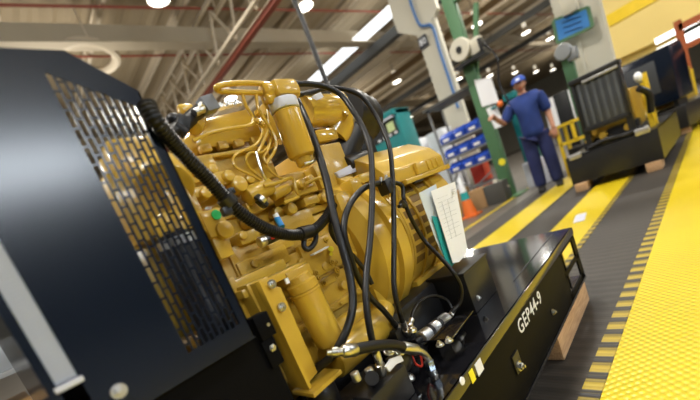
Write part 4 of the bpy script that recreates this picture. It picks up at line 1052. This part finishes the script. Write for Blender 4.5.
# second reel post under the sign
P = atx(565, 55, 8.8)
t = thing('reel_post', 'small green post carrying a grey reel, left of ribbed radiator', 'post', (P.x, P.y, -0.004))
b = MB(); b.span((P.x, P.y-0.09, -0.004), (P.x+0.18, P.y+0.09, P.z)); b.build('post_column', 'post', t)
b = MB(); b.lathe(P+Vector((-0.15, 0, 0.05)), P+Vector((0.05, 0, 0.05)), [(0, 0.13), (0.2, 0.15), (0.25, 0.11), (0.75, 0.11), (0.8, 0.15), (1, 0.13)], 24); b.box(P+Vector((0, -0.12, -0.05)), (0.2, 0.18, 0.22), bev=0.03); b.build('hose_reel', 'frame', t)
# --- cream column at left with bracket and blue pipe
cx = 9.2
l0, l1 = atx(430, 75, cx), atx(453, 75, cx)
cy0, cy1 = l1.y, l0.y; cm = (cy0+cy1)/2
b = MB(); b.span((cx, cy0, -0.012), (cx+0.14, cy1, ZR))
b.prism([atx(*p, cx-0.02) for p in ((384, -15), (393, 20), (398, 33), (414, 35), (432, 36), (431, 22), (437, 8), (430, -15))], (0.15, 0, 0))
structure(b.build('column', 'cream'))
b = MB()
b.tube([atx(408, -6, cx-0.08), atx(413, 10, cx-0.08), atx(419, 24, cx-0.08), atx(424, 26, cx-0.08), atx(430, 25, cx-0.08), atx(434, 31, cx-0.08), atx(440, 52, cx-0.08), atx(452, 88, cx-0.08), atx(458, 108, cx-0.08)], 0.035, n=10, sm=5)
tag(b.build('blue_pipe', 'pipe_blue'), 'blue pipe running down the left cream column', 'pipe')
P = atx(423, 42, cx-0.03)
b = MB(); b.box(P, (0.03, 0.24, 0.26)); sg = tag(b.build('column_marker', 'dark_ink'), 'small black column marker plate with white characters', 'sign')
text('lettering', '80', 0.19, P+Vector((-0.018, 0, 0)), (0, -1, 0), (0, 0, 1), 'white', sg, bold=0.001, ext=0.002)
# --- flow rack of blue bins
rx0 = 7.2
def rpt(x, y): return atx(x, y, rx0)
A, B_ = rpt(428, 112), rpt(472, 92)
y0, y1 = B_.y, A.y
t = thing('bin_rack', 'grey steel rack holding blue bins, between yellow alternator and green post', 'rack', (rx0, (y0+y1)/2, -0.012))
b = MB()
zt = A.z
for y in (y0, y1):
    for x in (rx0, rx0+0.6): b.span((x-0.02, y-0.02, -0.012), (x+0.02, y+0.02, zt))
    for k in range(3): b.bar((rx0, y, 0.15+0.4*k), (rx0+0.6, y, 0.5+0.4*k), 0.025, 0.025)
for z in (0.12, 0.35): 
    for x in (rx0, rx0+0.6): b.span((x-0.015, y0, z), (x+0.015, y1, z+0.03))
b.bar((rx0, y0, 0.15), (rx0, y1, 0.6), 0.025, 0.025); b.bar((rx0, y1, 0.15), (rx0, y0, 0.6), 0.025, 0.025)
b.build('rack_frame', 'frame', t)
levels = [rpt(455, 147).z-0.05, rpt(450, 133).z-0.05, rpt(462, 112).z-0.02]
levels = [0.78, 1.08, 1.38]
for z in levels:
    q = MB(); q.span((rx0-0.05, y0, z-0.03), (rx0+0.6, y1, z)); q.build('rack_shelf', 'frame', t)
q = MB(); q.span((rx0-0.15, y0-0.05, zt), (rx0+0.65, y1+0.05, zt+0.04)); q.build('rack_top', 'duct', t)
wy = (y1-y0-0.1)/3
names = ('lower', 'middle', 'upper'); cols = ('right', 'middle', 'left')
for i, z in enumerate(levels):
    for j in range(3):
        yb = y0+0.05+j*wy
        bn = thing('parts_bin', 'blue parts bin, %s one on the %s shelf of the grey rack' % (cols[j], names[i]), 'bin', (rx0+0.2, yb+wy/2, z), 0, 'blue bins on the rack')
        q = MB(); q.prism([(rx0-0.03, yb+0.01, z), (rx0+0.45, yb+0.01, z), (rx0+0.45, yb+0.01, z+0.19), (rx0+0.08, yb+0.01, z+0.19), (rx0-0.05, yb+0.01, z+0.11)], (0, wy-0.02, 0), 0.006); q.build('bin_body', 'bin_blue', bn)
        q = MB(); q.box((rx0-0.048, yb+wy/2, z+0.055), (0.01, wy*0.45, 0.05)); q.build('bin_label', 'white', bn)
# --- teal test cabinets
def cabinet(label, px0, px1, pyt, pyb, X, dep=0.6, screen=True):
    a, c = atx(px0, pyt, X), atx(px1, pyb, X)
    ya, yb = max(a.y, c.y), min(a.y, c.y); zt = a.z
    t = thing('teal_cabinet', label, 'cabinet', (X+dep/2, (ya+yb)/2, -0.012))
    q = MB(); q.span((X, yb, -0.012), (X+dep, ya, zt), 0.02); q.span((X-0.12, yb, zt-0.12), (X+dep, ya, zt), 0.01); q.build('cabinet_body', 'teal', t)
    if screen:
        q = MB(); q.span((X-0.01, yb+0.08, zt-0.52), (X, ya-0.08, zt-0.16)); q.build('control_panel', 'satin', t)
        m_ = (ya+yb)/2
        q = MB(); q.span((X-0.02, yb+0.14, zt-0.42), (X-0.008, yb+0.34, zt-0.22)); q.build('display', 'screen', t)
        q = MB()
        for k in range(4): q.box((X-0.015, yb+0.15+0.17*k, zt-0.48), (0.02, 0.07, 0.05))
        q.build('panel_button', 'white', t)
        q = MB(); q.span((X-0.13, yb+0.05, zt-0.165), (X-0.0, ya-0.05, zt-0.125)); q.build('panel_visor', 'collar', t)
    return t
cabinet('teal test cabinet with lit display, behind yellow terminal box', 362, 409, 128, 150, 7.6)
cabinet('tall teal cabinet standing behind the worker', 504, 534, 96, 150, 8.0, screen=False)
b = MB(); P = atx(537, 165, 7.6); b.box((7.6, P.y, 0.22), (0.35, 0.4, 0.468), bev=0.01); bx_ = tag(b.build('floor_box', 'collar'), 'pale box with orange disc on floor behind the worker legs', 'box')
b = MB(); P = atx(536, 163, 7.41); b.cyl(P, P+Vector((-0.03, 0, 0)), 0.09); b.build('orange_disc', 'orange', bx_)
# --- boxes, cone and clutter
def crate(name, label, cat, P, size, m, rz=0.0):
    q = MB(); q.box((P[0], P[1], P[2]+size[2]/2), size, Matrix.Rotation(rz, 3, 'Z'), 0.008); return tag(q.build(name, m), label, cat)
P = atz(478, 222, -0.012); 
t = thing('cone_marker', 'small orange cone with white and teal top beside yellow alternator', 'cone', (6.0, atx(468, 206, 6.0).y, -0.012))
cy = atx(468, 206, 6.0).y
b = MB(); b.box((6.0, cy, 0.0), (0.30, 0.30, 0.024)); b.lathe((6.0, cy, 0.01), (6.0, cy, 0.30), [(0, 0.12), (1, 0.075)], 16); b.build('cone_base', 'orange', t)
b = MB(); b.lathe((6.0, cy, 0.29), (6.0, cy, 0.42), [(0, 0.077), (1, 0.06)], 16); b.build('cone_band', 'teal_card', t)
b = MB(); b.lathe((6.0, cy, 0.42), (6.0, cy, 0.68), [(0, 0.060), (0.9, 0.03), (1, 0.015)], 16); b.build('cone_top', 'white', t)
for i, (x, y, sx, sy, sz, m, lab) in enumerate(((9.5, 5.9, .7, .9, .95, 'paper', 'white appliance box beyond the teal test cabinet'), (10.6, 5.2, .7, .8, 1.0, 'collar', 'pale grey box beyond the yellow rail'), (8.2, 3.45, .35, .3, .8, 'red', 'red drum-like box behind green post'))):
    crate('storage_box', lab, 'box', (x, y, -0.012), (sx, sy, sz), m)
for k in range(4):
    for j, (x, y) in enumerate(((8.6, 4.95), (8.8, 4.40))):
        crate('stacked_carton', 'white carton in the %s stack behind the yellow terminal box, %s' % (('left', 'right')[j], ('at the bottom', 'second from the bottom', 'third from the bottom', 'on top')[k]), 'carton', (x, y, -0.012+0.47*k), (0.5, 0.46, 0.468), 'paper' if (k+j) % 2 else 'white')
for k, (x, y, sx, sz, m, lab) in enumerate(((6.75, 3.02, .4, .36, 'card', 'brown carton standing in front of the grey bin rack'), (6.72, 2.66, .3, .36, 'duct', 'dark crate between the grey bin rack and the green post'), (6.9, 3.5, .4, .45, 'card', 'brown carton left of others under the bin rack'))):
    crate('storage_box', lab, 'box', (x, y, -0.012), (sx, 0.36, sz), m)
# yellow guard rail behind bins
def rail(name, label, pts_x, y0, y1, z, m='safety'):
    t = thing(name, label, 'rail', (pts_x, (y0+y1)/2, -0.012))
    q = MB()
    q.bar((pts_x, y0, z), (pts_x, y1, z), 0.06, 0.06); q.bar((pts_x, y0, z*0.55), (pts_x, y1, z*0.55), 0.05, 0.05); q.build('rail_bar', m, t)
    for k in range(3):
        y = y0+(y1-y0)*k/2; q = MB(); q.bar((pts_x, y, -0.012), (pts_x, y, z), 0.06, 0.06); q.build('rail_post', m, t)
rail('guard_rail', 'yellow guard rail far behind the white boxes', 12.2, 4.6, 8.6, 1.35)
# yellow tubular cart and black panel right of worker
P0, P1 = atx(556, 128, 7.3), atx(588, 117, 7.3)
t = thing('tube_cart', 'yellow tubular cart frame between the worker and ribbed radiator', 'cart', (7.3, (P0.y+P1.y)/2, -0.004))
b = MB(); ya, yb = P0.y, P1.y; zt = P0.z; zl = zt-0.30
b.bar((7.3, ya, zt), (7.3, yb, zt), 0.05, 0.05); b.bar((7.3, ya, zl), (7.3, yb, zl), 0.05, 0.05)
for y in (ya, (ya+yb)/2, yb): b.bar((7.3, y, zl), (7.3, y, zt), 0.05, 0.05)
for y in (ya, yb): b.bar((7.3, y, -0.004), (7.3, y, zl), 0.05, 0.05); b.bar((7.3, y, zt), (7.9, y, zt), 0.05, 0.05); b.bar((7.9, y, -0.004), (7.9, y, zt), 0.05, 0.05)
b.build('cart_frame', 'safety', t)
b = MB(); b.span((7.28, yb, 0.02), (7.9, ya, 0.07)); b.build('cart_deck', 'frame', t)
crate('tool_box', 'black tool box on the yellow tubular cart', 'box', (7.6, (ya+yb)/2, 0.07), (0.4, abs(ya-yb)*0.7, 0.35), 'satin')
P = atx(563, 105, 8.6); b = MB(); b.box((8.6, P.y, P.z/2-0.006+0.12), (0.12, 0.24, P.z+0.012+0.24), bev=0.01); tag(b.build('black_panel', 'satin'), 'tall narrow black panel right of the worker shoulder', 'panel')
# pale board added to stand for the bright bay far behind worker
b = MB(); P = atx(556, 98, 24); b.span((24, P.y-0.9, 0.9), (24.2, P.y+0.7, 2.5)); 
o_ = tag(b.build('bay_standin', 'paper'), 'pale board standing in for the bright bay far behind the worker shoulder', 'board')
b = MB(); b.span((24.02, P.y-0.8, -0.012), (24.18, P.y+0.6, 0.95)); b.build('board_stand', 'duct', o_)
# --- right: yellow upper wall, racking
xw = 15.0
w0, w1 = atx(600, 68, xw), atx(712, 18, xw)
b = MB(); b.prism([atx(603, 66, xw), atx(720, 12, xw), atx(720, 12, xw)+Vector((0, 0, 3.4)), atx(603, 66, xw)+Vector((0, 0, 3.4))], (0.25, 0, 0)); structure(b.build('wall_office', 'wallyellow'))
P = atx(633, 62, xw+0.4); b = MB(); b.span((xw+0.3, P.y-1.1, -0.012), (xw+0.5, P.y+1.0, P.z+0.9)); structure(b.build('wall_office_lower', 'wallyellow'))
b = MB(); p0, p1 = atx(608, 22, 13), atx(660, -8, 13); b.bar(p0, p1, 0.22, 0.28); structure(b.build('crane_beam', 'safety'))
b = MB(); p0, p1 = atx(655, 42, 12.5), atx(712, 12, 12.5); b.bar(p0, p1, 0.12, 0.12); b.bar(p0+Vector((0, 0, -0.28)), p1+Vector((0, 0, -0.28)), 0.25, 0.22); tag(b.build('light_trunking', 'sky'), 'bright white strip light trunking at upper right', 'lamp')
t = thing('pallet_rack', 'orange and yellow pallet rack upright at the right edge', 'rack', (10.3, atx(700, 150, 10.3).y, -0.012))
pa = atx(686, 62, 10.3); 
b = MB(); b.span((10.25, pa.y-0.06, 0.9), (10.35, pa.y+0.06, 1.85)); b.bar((10.3, pa.y, 1.72), (10.3, pa.y-2.0, 1.76), 0.1, 0.12); b.bar((10.3, pa.y, 1.35), (10.3, pa.y-2.0, 1.37), 0.08, 0.1); b.build('rack_upright', 'rack', t)
b = MB(); b.span((10.24, pa.y-0.07, -0.012), (10.36, pa.y+0.07, 0.92)); b.build('upright_guard', 'safety', t)
b = MB(); b.span((10.25, pa.y-2.05, -0.012), (10.35, pa.y-1.93, 1.85)); b.build('rack_upright', 'rack', t)
# --- lower left: shelf with boxes behind guard
t = thing('steel_shelf', 'grey steel shelf with cartons seen past the guard at lower left', 'shelf', (-1.2, 2.6, -0.012))
b = MB()
for z in (0.15, 0.45, 0.75): b.span((-2.2, 2.3, z-0.02), (0.4, 2.9, z))
for x in (-2.2, 0.37):
    for y in (2.3, 2.87): b.span((x, y, -0.012), (x+0.03, y+0.03, 1.0))
b.build('shelf_frame', 'frame', t)
for k, (x, z, sx, sz, m, lab) in enumerate(((-1.0, .45, .3, .16, 'card', 'brown carton on middle shelf at lower left'), (-.55, .45, .25, .2, 'frame', 'grey box right of carton, middle shelf at lower left'), (-.1, .45, .3, .15, 'card', 'flat brown carton at the right end of middle shelf'), (-1.3, .15, .35, .2, 'card', 'brown carton on bottom shelf at lower left'), (-.7, .15, .3, .2, 'satin', 'black box on bottom shelf at lower left'), (-.2, .15, .3, .15, 'card', 'low carton at the right end of bottom shelf'), (-.8, .75, .5, .15, 'satin', 'black box on top shelf at lower left'), (0.1, .75, .3, .14, 'frame', 'grey box at right end of top shelf'))):
    crate('shelf_box', lab, 'box', (x, 2.58, z), (sx, 0.4, sz), m)
b = MB(); b.tube([(-1.0, 2.2, 0.004), (-0.8, 2.0, 0.004), (-0.7, 1.8, 0.004), (-0.9, 1.6, 0.004)], 0.02); tag(b.build('red_hose', 'red'), 'red hose lying on floor at lower left', 'hose')
# clear label leftovers on lane: small plate lying on the yellow stripe
P = atz(580, 218, 0.0); b = MB(); b.box(P+Vector((0, 0, 0.003)), (0.30, 0.09, 0.005), Matrix.Rotation(0.1, 3, 'Z')); tag(b.build('floor_plate', 'collar'), 'small grey plate lying on the yellow stripe beyond the base end', 'plate')
